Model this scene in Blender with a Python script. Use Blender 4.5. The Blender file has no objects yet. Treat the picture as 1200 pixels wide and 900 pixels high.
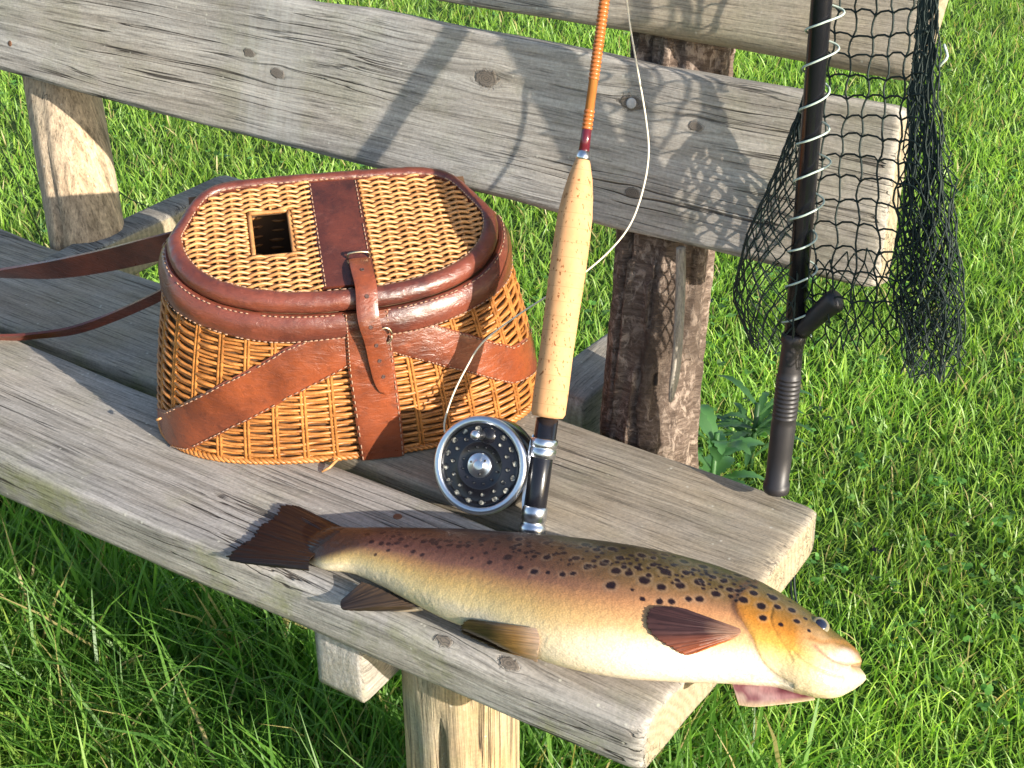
import bpy, bmesh, math, random
import numpy as np
from mathutils import Vector
from mathutils.bvhtree import BVHTree

sc = bpy.context.scene
COL = sc.collection
rng = np.random.default_rng(7)
random.seed(7)

# ---------------------------------------------------------------- camera
FPX = 1559.07                       # focal length for a 1200 px wide frame
CAM = np.array([0.29115, -0.63677, 0.70634])
CM = np.array([[0.84243228, 0.53876213, 0.00657394],
               [-0.280575, 0.42823794, 0.8590052],
               [-0.45998426, 0.72549819, -0.51192465]])   # right, up, forward
cd = bpy.data.cameras.new('camera')
cam = bpy.data.objects.new('camera', cd)
COL.objects.link(cam)
cd.sensor_width = 36.0
cd.lens = FPX / 1200 * 36
cd.clip_start = 0.02
cd.clip_end = 400
from mathutils import Matrix
m = Matrix(((CM[0][0], CM[1][0], -CM[2][0]), (CM[0][1], CM[1][1], -CM[2][1]), (CM[0][2], CM[1][2], -CM[2][2])))
cam.matrix_world = Matrix.Translation(CAM) @ m.to_4x4()
sc.camera = cam

# ---------------------------------------------------------------- light
SUN_AZ, SUN_EL = math.radians(10.0), math.radians(18.5)
SUN_DIR = np.array([math.cos(SUN_AZ) * math.cos(SUN_EL), -math.sin(SUN_AZ) * math.cos(SUN_EL), math.sin(SUN_EL)])
w = bpy.data.worlds.new('World')
sc.world = w
w.use_nodes = True
nt = w.node_tree
bg = nt.nodes['Background']
sky = nt.nodes.new('ShaderNodeTexSky')
sky.sky_type = 'NISHITA'
sky.sun_disc = False
sky.sun_elevation = SUN_EL
sky.sun_rotation = math.atan2(SUN_DIR[0], SUN_DIR[1])
sky.air_density = 1.0
sky.dust_density = 1.2
nt.links.new(sky.outputs[0], bg.inputs[0])
bg.inputs[1].default_value = 0.15
ld = bpy.data.lights.new('sun', 'SUN')
ld.energy = 5.0
ld.angle = math.radians(0.42)
ld.color = (1.0, 0.92, 0.80)
sun = bpy.data.objects.new('sun', ld)
COL.objects.link(sun)
sun.rotation_euler = Vector(SUN_DIR).to_track_quat('Z', 'Y').to_euler()
sc.view_settings.view_transform = 'Standard'
sc.view_settings.look = 'None'
sc.view_settings.exposure = 1.05
sc.view_settings.gamma = 1.0
GROUND = -0.45

# ---------------------------------------------------------------- helpers
def ray(px, py):
    return np.array([(px - 600) / FPX, -(py - 450) / FPX, 1.0]) @ CM
def at(px, py, z=0.0):                      # point seen there on a level plane
    d = ray(px, py); return CAM + d * (z - CAM[2]) / d[2]
def aty(px, py, y):                         # point seen there on an upright plane
    d = ray(px, py); return CAM + d * (y - CAM[1]) / d[1]
LEAN = 0.268
def atb(px, py, off=0.0):                   # point on the face of the back boards
    d = ray(px, py); n = np.array([0, 1, -LEAN]); c = 0.382 - LEAN * 0.2119 + off
    return CAM + d * (c - n @ CAM) / (n @ d)
def proj(P):
    q = (np.asarray(P) - CAM) @ CM.T
    return np.stack([600 + FPX * q[..., 0] / q[..., 2], 450 - FPX * q[..., 1] / q[..., 2]], -1)

def _h(i, j, k, s):
    n = (i.astype(np.int64) * 374761393 + j.astype(np.int64) * 668265263 + k.astype(np.int64) * 2147483647 + s * 974711) & 0x7fffffff
    n = ((n ^ (n >> 13)) * 1274126177) & 0x7fffffff
    return ((n ^ (n >> 16)) & 0xffff) / 65535.0
def vnoise(P, seed=0):                      # value noise, -1..1
    P = np.asarray(P, float); I = np.floor(P); F = P - I; F = F * F * (3 - 2 * F); I = I.astype(np.int64)
    r = 0
    for a in (0, 1):
        for b in (0, 1):
            for c in (0, 1):
                wt = (F[..., 0] if a else 1 - F[..., 0]) * (F[..., 1] if b else 1 - F[..., 1]) * (F[..., 2] if c else 1 - F[..., 2])
                r = r + wt * _h(I[..., 0] + a, I[..., 1] + b, I[..., 2] + c, seed)
    return r * 2 - 1
def fbm(P, seed=0, o=3):
    P = np.asarray(P, float); r = 0; a = 1.0; t = 0
    for i in range(o):
        r = r + a * vnoise(P * 2 ** i, seed + i * 17); t += a; a *= .5
    return r / t

def mesh_obj(name, V, F, mat=None, parent=None, smooth=True, cols=None):
    me = bpy.data.meshes.new(name)
    V = np.asarray(V, np.float32)
    if isinstance(F, np.ndarray):
        n, k = F.shape
        me.vertices.add(len(V)); me.vertices.foreach_set('co', V.ravel())
        me.loops.add(n * k); me.loops.foreach_set('vertex_index', F.astype(np.int32).ravel())
        me.polygons.add(n); me.polygons.foreach_set('loop_start', np.arange(0, n * k, k, dtype=np.int32))
        me.polygons.foreach_set('loop_total', np.full(n, k, np.int32))
        me.update(calc_edges=True)
    else:
        me.from_pydata([tuple(map(float, v)) for v in V], [], F); me.update()
    if smooth:
        me.polygons.foreach_set('use_smooth', np.ones(len(me.polygons), bool))
    if cols is not None:
        ca = me.color_attributes.new('tint', 'FLOAT_COLOR', 'POINT')
        c = np.ones((len(V), 4), np.float32); c[:, :3] = cols
        ca.data.foreach_set('color', c.ravel())
    if mat: me.materials.append(mat)
    o = bpy.data.objects.new(name, me)
    COL.objects.link(o)
    if parent: o.parent = parent
    return o
class MB:
    def __init__(s): s.V = []; s.F = []; s.n = 0; s.C = []
    def add(s, V, F, col=None):
        V = np.asarray(V, float).reshape(-1, 3)
        s.V.append(V)
        s.F += [tuple(int(i) + s.n for i in f) for f in F]; s.n += len(V)
        if col is not None: s.C.append(np.tile(np.asarray(col, float), (len(V), 1)) if np.ndim(col) == 1 else col)
    def grid(s, P, closed_u=False, closed_v=False, col=None):
        P = np.asarray(P); nu, nv = P.shape[:2]; F = []
        for i in range(nu if closed_u else nu - 1):
            for j in range(nv if closed_v else nv - 1):
                F.append((i * nv + j, ((i + 1) % nu) * nv + j, ((i + 1) % nu) * nv + (j + 1) % nv, i * nv + (j + 1) % nv))
        s.add(P.reshape(-1, 3), F, col)
    def tube(s, P, r, sides=6, closed=False, cap=True, flat=1.0, up=None, col=None):
        P = np.asarray(P, float); n = len(P)
        T = (np.roll(P, -1, 0) - np.roll(P, 1, 0)) if closed else np.gradient(P, axis=0)
        T /= np.linalg.norm(T, axis=1)[:, None] + 1e-12
        r = np.broadcast_to(np.asarray(r, float), (n,))
        u = np.array([0, 0, 1.0]) if up is None else np.asarray(up, float)
        if up is None and abs(T[:, 2]).mean() > .8: u = np.array([1.0, 0, 0])
        A = np.cross(T, u); A /= np.linalg.norm(A, axis=1)[:, None] + 1e-12
        B = np.cross(A, T)
        a = np.linspace(0, 2 * np.pi, sides, endpoint=False)
        R = P[:, None] + r[:, None, None] * (A[:, None] * np.cos(a)[None, :, None] + flat * B[:, None] * np.sin(a)[None, :, None])
        F = []
        for i in range(n if closed else n - 1):
            for j in range(sides):
                F.append((i * sides + j, i * sides + (j + 1) % sides, ((i + 1) % n) * sides + (j + 1) % sides, ((i + 1) % n) * sides + j))
        V = R.reshape(-1, 3)
        if cap and not closed:
            F.append(tuple(range(sides))[::-1]); F.append(tuple(range((n - 1) * sides, n * sides)))
        s.add(V, F, col)
    def build(s, name, mat=None, parent=None, smooth=True, weld=False):
        o = mesh_obj(name, np.concatenate(s.V), s.F, mat, parent, smooth, np.concatenate(s.C) if s.C else None)
        if weld:
            bm = bmesh.new(); bm.from_mesh(o.data); bmesh.ops.remove_doubles(bm, verts=bm.verts, dist=2e-6)
            bmesh.ops.recalc_face_normals(bm, faces=bm.faces); bm.to_mesh(o.data); bm.free()
            o.data.set_sharp_from_angle(angle=math.radians(50))
        return o
def smooth_path(P, n):
    P = np.asarray(P, float); m_ = len(P); t = np.linspace(0, m_ - 1, n); out = []
    for x in t:
        i = min(int(x), m_ - 2); f = x - i
        p0, p1, p2, p3 = P[max(i - 1, 0)], P[i], P[i + 1], P[min(i + 2, m_ - 1)]
        out.append(.5 * ((2 * p1) + (-p0 + p2) * f + (2 * p0 - 5 * p1 + 4 * p2 - p3) * f * f + (-p0 + 3 * p1 - 3 * p2 + p3) * f ** 3))
    return np.array(out)
def thing(name, loc, label, cat, group=None):
    o = bpy.data.objects.new(name, None); COL.objects.link(o)
    o.empty_display_size = .05
    o['label'] = label; o['category'] = cat
    if group: o['group'] = group
    return o

# ---------------------------------------------------------------- materials
class NT:
    def __init__(s, name):
        s.m = bpy.data.materials.new(name); s.m.use_nodes = True; s.t = s.m.node_tree
        s.b = s.t.nodes['Principled BSDF']; s.out = s.t.nodes['Material Output']
        s.tc = None
    def n(s, typ, ins=None, **kw):
        x = s.t.nodes.new(typ)
        for k, v in kw.items(): setattr(x, k, v)
        for k, v in (ins or {}).items():
            if isinstance(v, bpy.types.NodeSocket): s.t.links.new(v, x.inputs[k])
            else: x.inputs[k].default_value = v
        return x
    def coord(s, which='Object'):
        if not s.tc: s.tc = s.n('ShaderNodeTexCoord')
        return s.tc.outputs[which]
    def scaled(s, sc_, src=None, loc=(0, 0, 0)):
        return s.n('ShaderNodeMapping', {'Vector': src or s.coord(), 'Scale': sc_, 'Location': loc}).outputs[0]
    def noise(s, vec, scale=1.0, detail=4, rough=.55, dist=0.0):
        return s.n('ShaderNodeTexNoise', {'Vector': vec, 'Scale': scale, 'Detail': detail, 'Roughness': rough, 'Distortion': dist}).outputs[0]
    def ramp(s, fac, stops):
        r = s.n('ShaderNodeValToRGB', {'Fac': fac}); e = r.color_ramp.elements
        while len(e) < len(stops): e.new(.5)
        for i, (p, c) in enumerate(stops):
            e[i].position = p; e[i].color = (c, c, c, 1) if isinstance(c, (int, float)) else (*c, 1)
        return r.outputs[0]
    def mix(s, fac, a, b, mode='MIX'):
        x = s.n('ShaderNodeMix', data_type='RGBA', blend_type=mode)
        for k, v in ((0, fac), (6, a), (7, b)):
            if isinstance(v, bpy.types.NodeSocket): s.t.links.new(v, x.inputs[k])
            elif k == 0: x.inputs[0].default_value = v
            else: x.inputs[k].default_value = (*v, 1) if len(v) == 3 else v
        return x.outputs[2]
    def math(s, op, a, b=0.0, c=None):
        x = s.n('ShaderNodeMath', operation=op)
        for k, v in ((0, a), (1, b), (2, c)):
            if v is None: continue
            if isinstance(v, bpy.types.NodeSocket): s.t.links.new(v, x.inputs[k])
            else: x.inputs[k].default_value = v
        return x.outputs[0]
    def bump(s, h, strength=.5, dist=.001, normal=None):
        d = {'Height': h, 'Strength': strength, 'Distance': dist}
        if normal is not None: d['Normal'] = normal
        return s.n('ShaderNodeBump', d).outputs[0]
    def set(s, **kw):
        for k, v in kw.items():
            k = {'color': 'Base Color', 'rough': 'Roughness', 'metal': 'Metallic', 'normal': 'Normal', 'spec': 'Specular IOR Level', 'coat': 'Coat Weight', 'coatr': 'Coat Roughness'}[k]
            if isinstance(v, bpy.types.NodeSocket): s.t.links.new(v, s.b.inputs[k])
            else: s.b.inputs[k].default_value = (*v, 1) if isinstance(v, tuple) else v
        return s.m

def wood(name, axis=0, base=((.20, .18, .165), (.40, .365, .335)), algae=.35, warm=.3, knots=(), end=(.36, .295, .20), seed=0.0, crack=1.0, tan=None, stain=None):
    t = NT(name)
    geo = t.n('ShaderNodeNewGeometry')
    P = t.coord()
    # swirl the grain round each knot
    off = None
    kd = []
    for (c, r) in knots:
        v = t.n('ShaderNodeVectorMath', {0: P, 1: tuple(c)}, operation='SUBTRACT').outputs[0]
        sv = [1, 1, 1]; sv[axis] = .55
        v2 = t.n('ShaderNodeVectorMath', {0: v, 1: tuple(sv)}, operation='MULTIPLY').outputs[0]
        d = t.n('ShaderNodeVectorMath', {0: v2}, operation='LENGTH').outputs['Value']
        g = t.math('MULTIPLY', d, 1.0 / r)
        kn = t.math('ADD', t.math('MULTIPLY', t.noise(t.scaled((160, 160, 160), P), 1, 3, .6), 1.3), .38)
        kd.append((t.math('MULTIPLY', g, kn), v))
        f = t.math('DIVIDE', 1.0, t.math('ADD', t.math('MULTIPLY', g, g), .55))
        disp = t.n('ShaderNodeVectorMath', {0: v, 'Scale': f}, operation='SCALE').outputs[0]
        disp = t.n('ShaderNodeVectorMath', {0: disp, 'Scale': -.75}, operation='SCALE').outputs[0]
        off = disp if off is None else t.n('ShaderNodeVectorMath', {0: off, 1: disp}, operation='ADD').outputs[0]
    PW = P if off is None else t.n('ShaderNodeVectorMath', {0: P, 1: off}, operation='ADD').outputs[0]
    wv = t.n('ShaderNodeTexNoise', {'Vector': t.scaled((2.2 if axis == 0 else 8, 8, 2.2 if axis == 2 else 8), P), 'Scale': 1.0, 'Detail': 2.0}).outputs['Color']
    wv = t.n('ShaderNodeVectorMath', {0: wv, 1: (.5, .5, .5)}, operation='SUBTRACT').outputs[0]
    wv = t.n('ShaderNodeVectorMath', {0: wv, 'Scale': .022}, operation='SCALE').outputs[0]
    PW = t.n('ShaderNodeVectorMath', {0: PW, 1: wv}, operation='ADD').outputs[0]
    def ax(l, c): s_ = [c, c, c]; s_[axis] = l; return tuple(s_)
    L = (seed, seed * .7, seed * 1.3)
    g1 = t.noise(t.scaled(ax(3.5, 95), PW, L), 1, 5, .65)
    g2 = t.noise(t.scaled(ax(16, 420), PW, L), 1, 4, .7)
    g3 = t.noise(t.scaled(ax(9, 9), P, L), 1, 4, .6)
    g4 = t.noise(t.scaled(ax(2.6, 5), P, L), 1, 3, .6)
    g5 = t.noise(t.scaled((320, 320, 320), P, L), 1, 3, .7)
    col = t.ramp(g1, [(.30, base[0]), (.52, tuple((a + b) * .52 for a, b in zip(*base))), (.72, base[1])])
    col = t.mix(t.math('MULTIPLY', t.ramp(g4, [(.38, 0), (.62, 1)]), warm), col, (.42, .33, .22))
    bl = t.ramp(g3, [(.45, 0), (.68, 1)])
    col = t.mix(t.math('MULTIPLY', bl, .30), col, (.35, .335, .32))
    al = t.ramp(t.noise(t.scaled((14, 14, 14), P, L), 1, 6, .68), [(.5, 0), (.64, 1)])
    # green algae on faces that look sideways
    nz = t.n('ShaderNodeSeparateXYZ', {0: geo.outputs['Normal']})
    side = t.math('SUBTRACT', 1.0, t.math('ABSOLUTE', nz.outputs[2]))
    col = t.mix(t.math('MULTIPLY', t.math('MULTIPLY', al, algae), t.math('ADD', t.math('MULTIPLY', side, .75), .25)), col, (.22, .225, .12))
    if tan:
        tm = t.ramp(t.noise(t.scaled(ax(3, 7), P, L), 1, 3, .5), [(.36, 0), (.56, 1)])
        col = t.mix(tm, col, t.mix(t.ramp(g1, [(.36, 0), (.62, 1)]), tuple(c * .55 for c in tan), tuple(min(1, c * 1.3) for c in tan)))
    ck = t.ramp(t.noise(t.scaled(ax(.8, 95), PW, (L[0] + 5, L[1] + 3, L[2])), 1, 3, .5), [(.480, 0), (.498, 1), (.502, 1), (.520, 0)])
    ckm = t.ramp(t.noise(t.scaled(ax(4, 12), P, (L[0] + 9, 0, 0)), 1, 2, .5), [(.50, 0), (.60, 1)])
    ck = t.math('MULTIPLY', t.math('MULTIPLY', ck, ckm), crack)
    col = t.mix(ck, col, (.045, .036, .03))
    fine = t.ramp(g2, [(.32, .40), (.45, .86), (.56, 1.02), (.72, 1.2)])
    col = t.mix(1.0, col, fine, 'MULTIPLY')
    col = t.mix(1.0, col, t.ramp(g5, [(.3, .82), (.7, 1.12)]), 'MULTIPLY')
    if stain:            # pale run-off streak crossing the board
        xs_ = t.n('ShaderNodeSeparateXYZ', {0: P}).outputs[0]
        sn = t.noise(t.scaled((70, 9, 9), P), 1, 4, .6)
        dd_ = t.math('ABSOLUTE', t.math('SUBTRACT', t.math('ADD', xs_, t.math('MULTIPLY', sn, .03)), stain[0] + .015))
        sm = t.math('MULTIPLY', t.ramp(t.math('DIVIDE', dd_, stain[1]), [(.35, 1), (1, 0)]), t.ramp(sn, [(.35, .10), (.62, .55)]))
        col = t.mix(sm, col, t.mix(t.ramp(t.noise(t.scaled((40, 6, 6), P), 1, 2), [(.45, 0), (.6, 1)]), (.47, .46, .43), (.34, .32, .22)))
    # lichen specks and pale scuffs
    vs = t.n('ShaderNodeTexVoronoi', {'Vector': t.scaled((1, 1, 1), P), 'Scale': 95.0}).outputs['Distance']
    spk = t.math('MULTIPLY', t.ramp(vs, [(.07, 1), (.16, 0)]), t.ramp(t.noise(t.scaled((23, 23, 23), P), 1, 2), [(.52, 0), (.6, 1)]))
    col = t.mix(t.math('MULTIPLY', spk, .7), col, (.52, .50, .42))
    h = t.math('ADD', t.math('MULTIPLY', g2, .5), t.math('MULTIPLY', g1, .8))
    h = t.math('SUBTRACT', h, t.math('MULTIPLY', ck, 1.0))
    for g, v in kd:
        ring = t.n('ShaderNodeTexWave', {'Vector': t.scaled((1, 1, 1), t.n('ShaderNodeCombineXYZ', {0: g}).outputs[0]), 'Scale': 1.6, 'Distortion': 1.2, 'Detail': 2.0}).outputs['Color']
        core = t.ramp(g, [(.0, 1), (.75, .9), (1.05, 0)])
        kc = t.mix(ring, (.03, .022, .018), (.13, .10, .075))
        col = t.mix(t.math('MULTIPLY', core, .82), col, kc)
        h = t.math('SUBTRACT', h, t.math('MULTIPLY', t.ramp(g, [(.7, 0), (.95, 1), (1.2, 0)]), .6))
    # end grain
    na = t.math('ABSOLUTE', nz.outputs[axis])
    em = t.ramp(na, [(.80, 0), (.93, 1)])
    oth = [i for i in range(3) if i != axis]
    cv = t.n('ShaderNodeSeparateXYZ', {0: P})
    dv = t.n('ShaderNodeCombineXYZ', {0: cv.outputs[oth[0]], 1: t.math('ADD', cv.outputs[oth[1]], .07)}).outputs[0]
    rg = t.n('ShaderNodeTexWave', {'Vector': dv, 'Scale': 36.0, 'Distortion': 5.0, 'Detail': 4.0, 'Detail Scale': .8}, wave_type='RINGS', rings_direction='Z').outputs['Color']
    ec = t.mix(rg, tuple(c * .78 for c in end), end)
    ec = t.mix(t.math('MULTIPLY', al, .45), ec, (.25, .22, .13))
    ec = t.mix(1.0, ec, t.ramp(g5, [(.3, .75), (.7, 1.15)]), 'MULTIPLY')
    col = t.mix(em, col, ec)
    n1 = t.bump(h, .9, .0018)
    n1 = t.bump(g5, .35, .0006, n1)
    return t.set(color=col, rough=.88, normal=n1, spec=.18)

def leather(name, dark, light, rough=.34, mott=14, coat=.25):
    t = NT(name)
    a = t.noise(t.scaled((mott,) * 3), 1, 5, .6, .4)
    b = t.noise(t.scaled((90, 90, 90)), 1, 4, .6)
    c = t.n('ShaderNodeTexVoronoi', {'Vector': t.coord(), 'Scale': 900.0}, feature='DISTANCE_TO_EDGE').outputs[0]
    col = t.mix(t.ramp(a, [(.34, 0), (.62, 1)]), dark, light)
    col = t.mix(t.math('MULTIPLY', t.ramp(b, [(.55, 0), (.75, 1)]), .45), col, tuple(x * .4 for x in dark))
    sc1 = t.ramp(t.noise(t.scaled((55, 55, 190)), 1, 5, .72), [(.56, 0), (.70, 1)])
    col = t.mix(t.math('MULTIPLY', sc1, .2), col, tuple(min(1, x * 1.9 + .03) for x in light))
    wr = t.noise(t.scaled((60, 60, 160)), 1, 4, .65, 1.8)
    n1 = t.bump(wr, .55, .0016); n1 = t.bump(c, .25, .0003, n1)
    return t.set(color=col, rough=t.math('ADD', t.math('MULTIPLY', b, .30), rough - .12), normal=n1, spec=.5, coat=coat, coatr=.22)

def plain(name, col, rough=.5, metal=0.0, noise_amt=.15, scale=60, spec=.5, bump=.2):
    t = NT(name)
    a = t.noise(t.scaled((scale,) * 3), 1, 4, .6)
    c = t.mix(a, tuple(x * (1 - noise_amt) for x in col), tuple(min(1, x * (1 + noise_amt)) for x in col))
    return t.set(color=c, rough=rough, metal=metal, spec=spec, normal=t.bump(a, bump, .0004))

def wicker_mat(name, lo, hi):
    t = NT(name)
    a = t.noise(t.scaled((26, 26, 60)), 1, 4, .6)
    b = t.noise(t.scaled((300, 300, 300)), 1, 3, .6)
    oi = t.n('ShaderNodeObjectInfo').outputs['Random']
    col = t.mix(t.ramp(a, [(.3, 0), (.7, 1)]), lo, hi)
    col = t.mix(t.math('MULTIPLY', oi, .55), col, tuple(x * .6 for x in lo))
    big = t.ramp(t.noise(t.scaled((70, 70, 160)), 1, 2), [(.4, 0), (.65, 1)])
    col = t.mix(t.math('MULTIPLY', big, .5), col, tuple(min(1, x * 1.15) for x in hi))
    col = t.mix(t.math('MULTIPLY', t.ramp(b, [(.52, 0), (.7, 1)]), .4), col, tuple(x * .45 for x in lo))
    return t.set(color=col, rough=.42, normal=t.bump(b, .35, .0005), spec=.45)

M_PLANK1 = wood('weathered_oak_front', 0, base=((.165, .155, .14), (.43, .405, .375)), algae=.8, warm=.30, seed=1.0, knots=[(at(519, 749), .006), (at(596, 777), .007)])
M_PLANK2 = wood('weathered_oak_rear', 0, base=((.125, .112, .09), (.36, .325, .265)), algae=.55, warm=.55, seed=4.0)
M_BACK1 = wood('weathered_oak_back', 0, base=((.215, .20, .18), (.50, .475, .435)), algae=.3, warm=.3, seed=7.0, stain=(float(atb(322, 85)[0]), .055),
               knots=[(atb(570, 92), .009), (atb(325, 86), .006), (atb(292, 62), .005), (atb(741, 121), .008), (atb(741, 226), .005), (atb(815, 148), .005)])
M_BACK2 = wood('weathered_oak_back_upper', 0, base=((.23, .21, .175), (.45, .41, .35)), algae=.3, warm=.55, seed=11.0)
M_POST = wood('debarked_log', 2, base=((.22, .19, .16), (.42, .37, .31)), algae=.3, warm=.5, seed=2.0, tan=(.46, .335, .21), crack=.6, knots=[(aty(94, 213, .368), .012)])
M_LEG = wood('split_leg_log', 2, base=((.24, .21, .14), (.42, .37, .26)), algae=.7, warm=.6, seed=9.0, tan=(.40, .26, .13), crack=.9)
M_BEAR = wood('sawn_bearer', 1, base=((.20, .185, .16), (.40, .36, .31)), algae=.4, warm=.3, seed=5.0, end=(.44, .41, .38), crack=.2)

# ---------------------------------------------------------------- bench
bench = thing('wooden_bench', (0, 0, 0), 'weathered grey wooden bench of thick planks and log posts on the grass', 'bench')

def beam(name, x0, x1, corners, mat, parent, r=.008, stepx=.005, stepr=.004, rough=.0012, seed=0, wane=.004, endround=.006):
    """corners: function s(0..1) -> 4 corner points (front-bottom, front-top, rear-top, rear-bottom) in order"""
    L = np.linalg.norm(np.mean(corners(1.0), 0) - np.mean(corners(0.0), 0))
    n = max(8, int(L / stepx))
    c0 = np.array(corners(.5)); sides = [np.linalg.norm(c0[(i + 1) % 4] - c0[i]) for i in range(4)]
    ss = np.linspace(0, 1, n)
    axis_v = np.mean(corners(1.0), 0) - np.mean(corners(0.0), 0); axis_v /= np.linalg.norm(axis_v)
    # ring of unit params: (edge, t)
    prm = []
    for e in range(4):
        k = max(4, int(sides[e] / stepr))
        for j in range(k): prm.append((e, j / k))
    Mr = len(prm)
    Cs = np.array([corners(s) for s in ss])           # n,4,3
    rings = np.zeros((n, Mr, 3))
    for j, (e, t) in enumerate(prm):
        rings[:, j] = Cs[:, e] * (1 - t) + Cs[:, (e + 1) % 4] * t
    ctr = Cs.mean(1)[:, None]
    # rounded edges
    for e in range(4):
        A = Cs[:, e]; B1 = Cs[:, (e - 1) % 4]; B2 = Cs[:, (e + 1) % 4]
        d1 = B1 - A; d1 /= np.linalg.norm(d1, axis=1)[:, None]; d2 = B2 - A; d2 /= np.linalg.norm(d2, axis=1)[:, None]
        rr = r * (1 + .8 * vnoise(np.stack([ss * L * 9, ss * 0 + e * 7.7, ss * 0 + seed], -1), 3)) + wane * np.clip(vnoise(np.stack([ss * L * 4, ss * 0 + e * 3.3, ss * 0 + seed + 5], -1), 9), 0, 1) * 2
        cc = A + (d1 + d2) * rr[:, None]
        for j in range(Mr):
            q = rings[:, j] - A
            a1 = (q * d1).sum(1); a2 = (q * d2).sum(1)
            ins = (a1 < rr) & (a2 < rr) & (a1 > -1e-6) & (a2 > -1e-6)
            v = rings[:, j] - cc; vl = np.linalg.norm(v, axis=1) + 1e-9
            rings[ins, j] = (cc + v / vl[:, None] * rr[:, None])[ins]
    V = rings
    d = V - ctr
    # relief: stretched fbm along the beam
    al = (V * axis_v).sum(-1, keepdims=True)
    perp = V - al * axis_v
    Q = np.concatenate([al * 5, perp[..., [1 if abs(axis_v[0]) > .5 else 0]] * 60, perp[..., [2 if abs(axis_v[2]) < .5 else 1]] * 60], -1)
    N = d / (np.linalg.norm(d, axis=-1, keepdims=True) + 1e-9)
    h = fbm(Q, seed + 1, 3) * rough
    g = fbm(np.concatenate([al * 6, perp[..., [1]] * 9, perp[..., [2]] * 9], -1), seed + 3, 2) * rough * 1.8
    V = V + N * (h + g)[..., None]
    # taper the last rings for a rounded end, and rough-sawn end faces
    for (i, k) in ((0, 1), (n - 1, -1)):
        for q in range(3):
            f = 1 - endround * (3 - q) ** 2 / 9 / (np.linalg.norm(V[i + k * q] - ctr[i + k * q], axis=1)[:, None]) * .6
            V[i + k * q] = ctr[i + k * q] + (V[i + k * q] - ctr[i + k * q]) * f
    mb = MB()
    allv = list(V.reshape(-1, 3)); F = []
    for i in range(n - 1):
        for j in range(Mr):
            F.append((i * Mr + j, (i + 1) * Mr + j, (i + 1) * Mr + (j + 1) % Mr, i * Mr + (j + 1) % Mr))
    for (i, sgn) in ((0, -1), (n - 1, 1)):
        prev = [i * Mr + j for j in range(Mr)]
        for lev, f in enumerate((.8, .5, .2)):
            P = ctr[i] + (V[i] - ctr[i]) * f + axis_v * sgn * .0015
            P = P + axis_v * (fbm(P * 55, seed + 11, 2) * .0014)[:, None]
            base_i = len(allv); allv += list(P)
            cur = [base_i + j for j in range(Mr)]
            for j in range(Mr):
                q = (prev[j], prev[(j + 1) % Mr], cur[(j + 1) % Mr], cur[j])
                F.append(q if sgn < 0 else q[::-1])
            prev = cur
        F.append(tuple(prev) if sgn < 0 else tuple(prev[::-1]))
    F = [f[::-1] for f in F]
    return mesh_obj(name, np.array(allv), F, mat, parent)

def lerp(a, b, t): return np.asarray(a, float) * (1 - t) + np.asarray(b, float) * t
def curve1(xs, ys): return lambda v: float(np.interp(v, xs, ys))

TH = .051
fy = curve1([-1.75, -.675, -.46, -.33, -.10, 0], [-.022, -.018, -.014, -.006, .002, .006])
def c_front(s):
    x = lerp(-1.75, 0.0, s)
    y0 = fy(x); y1 = .150
    e = .004 * s
    return [(x - .002, y0 + .002, -TH), (x - .004, y0, 0), (x + .0 + e, y1, 0), (x + e + .002, y1 - .002, -TH)]
beam('seat_plank', 0, 0, c_front, M_PLANK1, bench, seed=1, r=.009, rough=.0011)
def c_rear(s):
    x = lerp(-1.75, 0.003, s)
    return [(x, .173 + .002 * math.sin(x * 9), -TH), (x, .170 + .002 * math.sin(x * 9), -.002), (x, .338 + .004 * (x < -.7), -.002), (x + .002, .338, -TH)]
beam('seat_plank', 0, 0, c_rear, M_PLANK2, bench, seed=2, r=.008, rough=.0014)

# back boards (lean back by LEAN); front face corners measured on the leaning plane
BT = .036
nb = np.array([0, 1, -LEAN]); nb /= np.linalg.norm(nb)
pt_bot = [atb(*p) for p in [(0, 82), (117, 115), (200, 137), (390, 186), (600, 234), (717, 268), (1030, 341)]]
pt_top = [atb(*p) for p in [(360, 1), (426, 8), (540, 33), (600, 44), (850, 92), (1062, 127)]]
def prof(pts, left, k):
    xs = [-2.1] + [p[0] for p in pts]; zs = [left] + [p[2] for p in pts]
    return lambda x: float(np.interp(x, xs, zs))
zb1 = prof(pt_bot, pt_bot[0][2] + .002, 0); zt1 = prof(pt_top, pt_top[0][2] + .002, 0)
xe1b = atb(1025, 340)[0]; xe1t = atb(1056, 128)[0]
def board(zb, zt, xb, xt, xl):
    def f(s):
        b_x = lerp(xl, xb, s); t_x = lerp(xl, xt, s)
        def P(x, z, d):
            p = np.array([x, .382 + (z - .2119) * LEAN, z]); return p + nb * d
        b_x = float(b_x); t_x = float(t_x)
        return [P(b_x, zb(b_x), 0), P(t_x, zt(t_x), 0), P(t_x + .001, zt(t_x), BT), P(b_x + .001, zb(b_x), BT)]
    return f
beam('back_board', 0, 0, board(zb1, zt1, xe1b, xe1t, -2.1), M_BACK1, bench, seed=5, r=.007, rough=.0012, wane=.003)
pt_b2 = [atb(*p) for p in [(600, 15), (846, 58), (1062, 97)]]
zb2 = prof(pt_b2, pt_b2[0][2], 0)
beam('back_board', 0, 0, board(zb2, lambda x: pt_b2[1][2] + .145, atb(1066, 97)[0], atb(1066, 97)[0] + .012, -2.1), M_BACK2, bench, seed=8, r=.007, rough=.0014)

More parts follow.
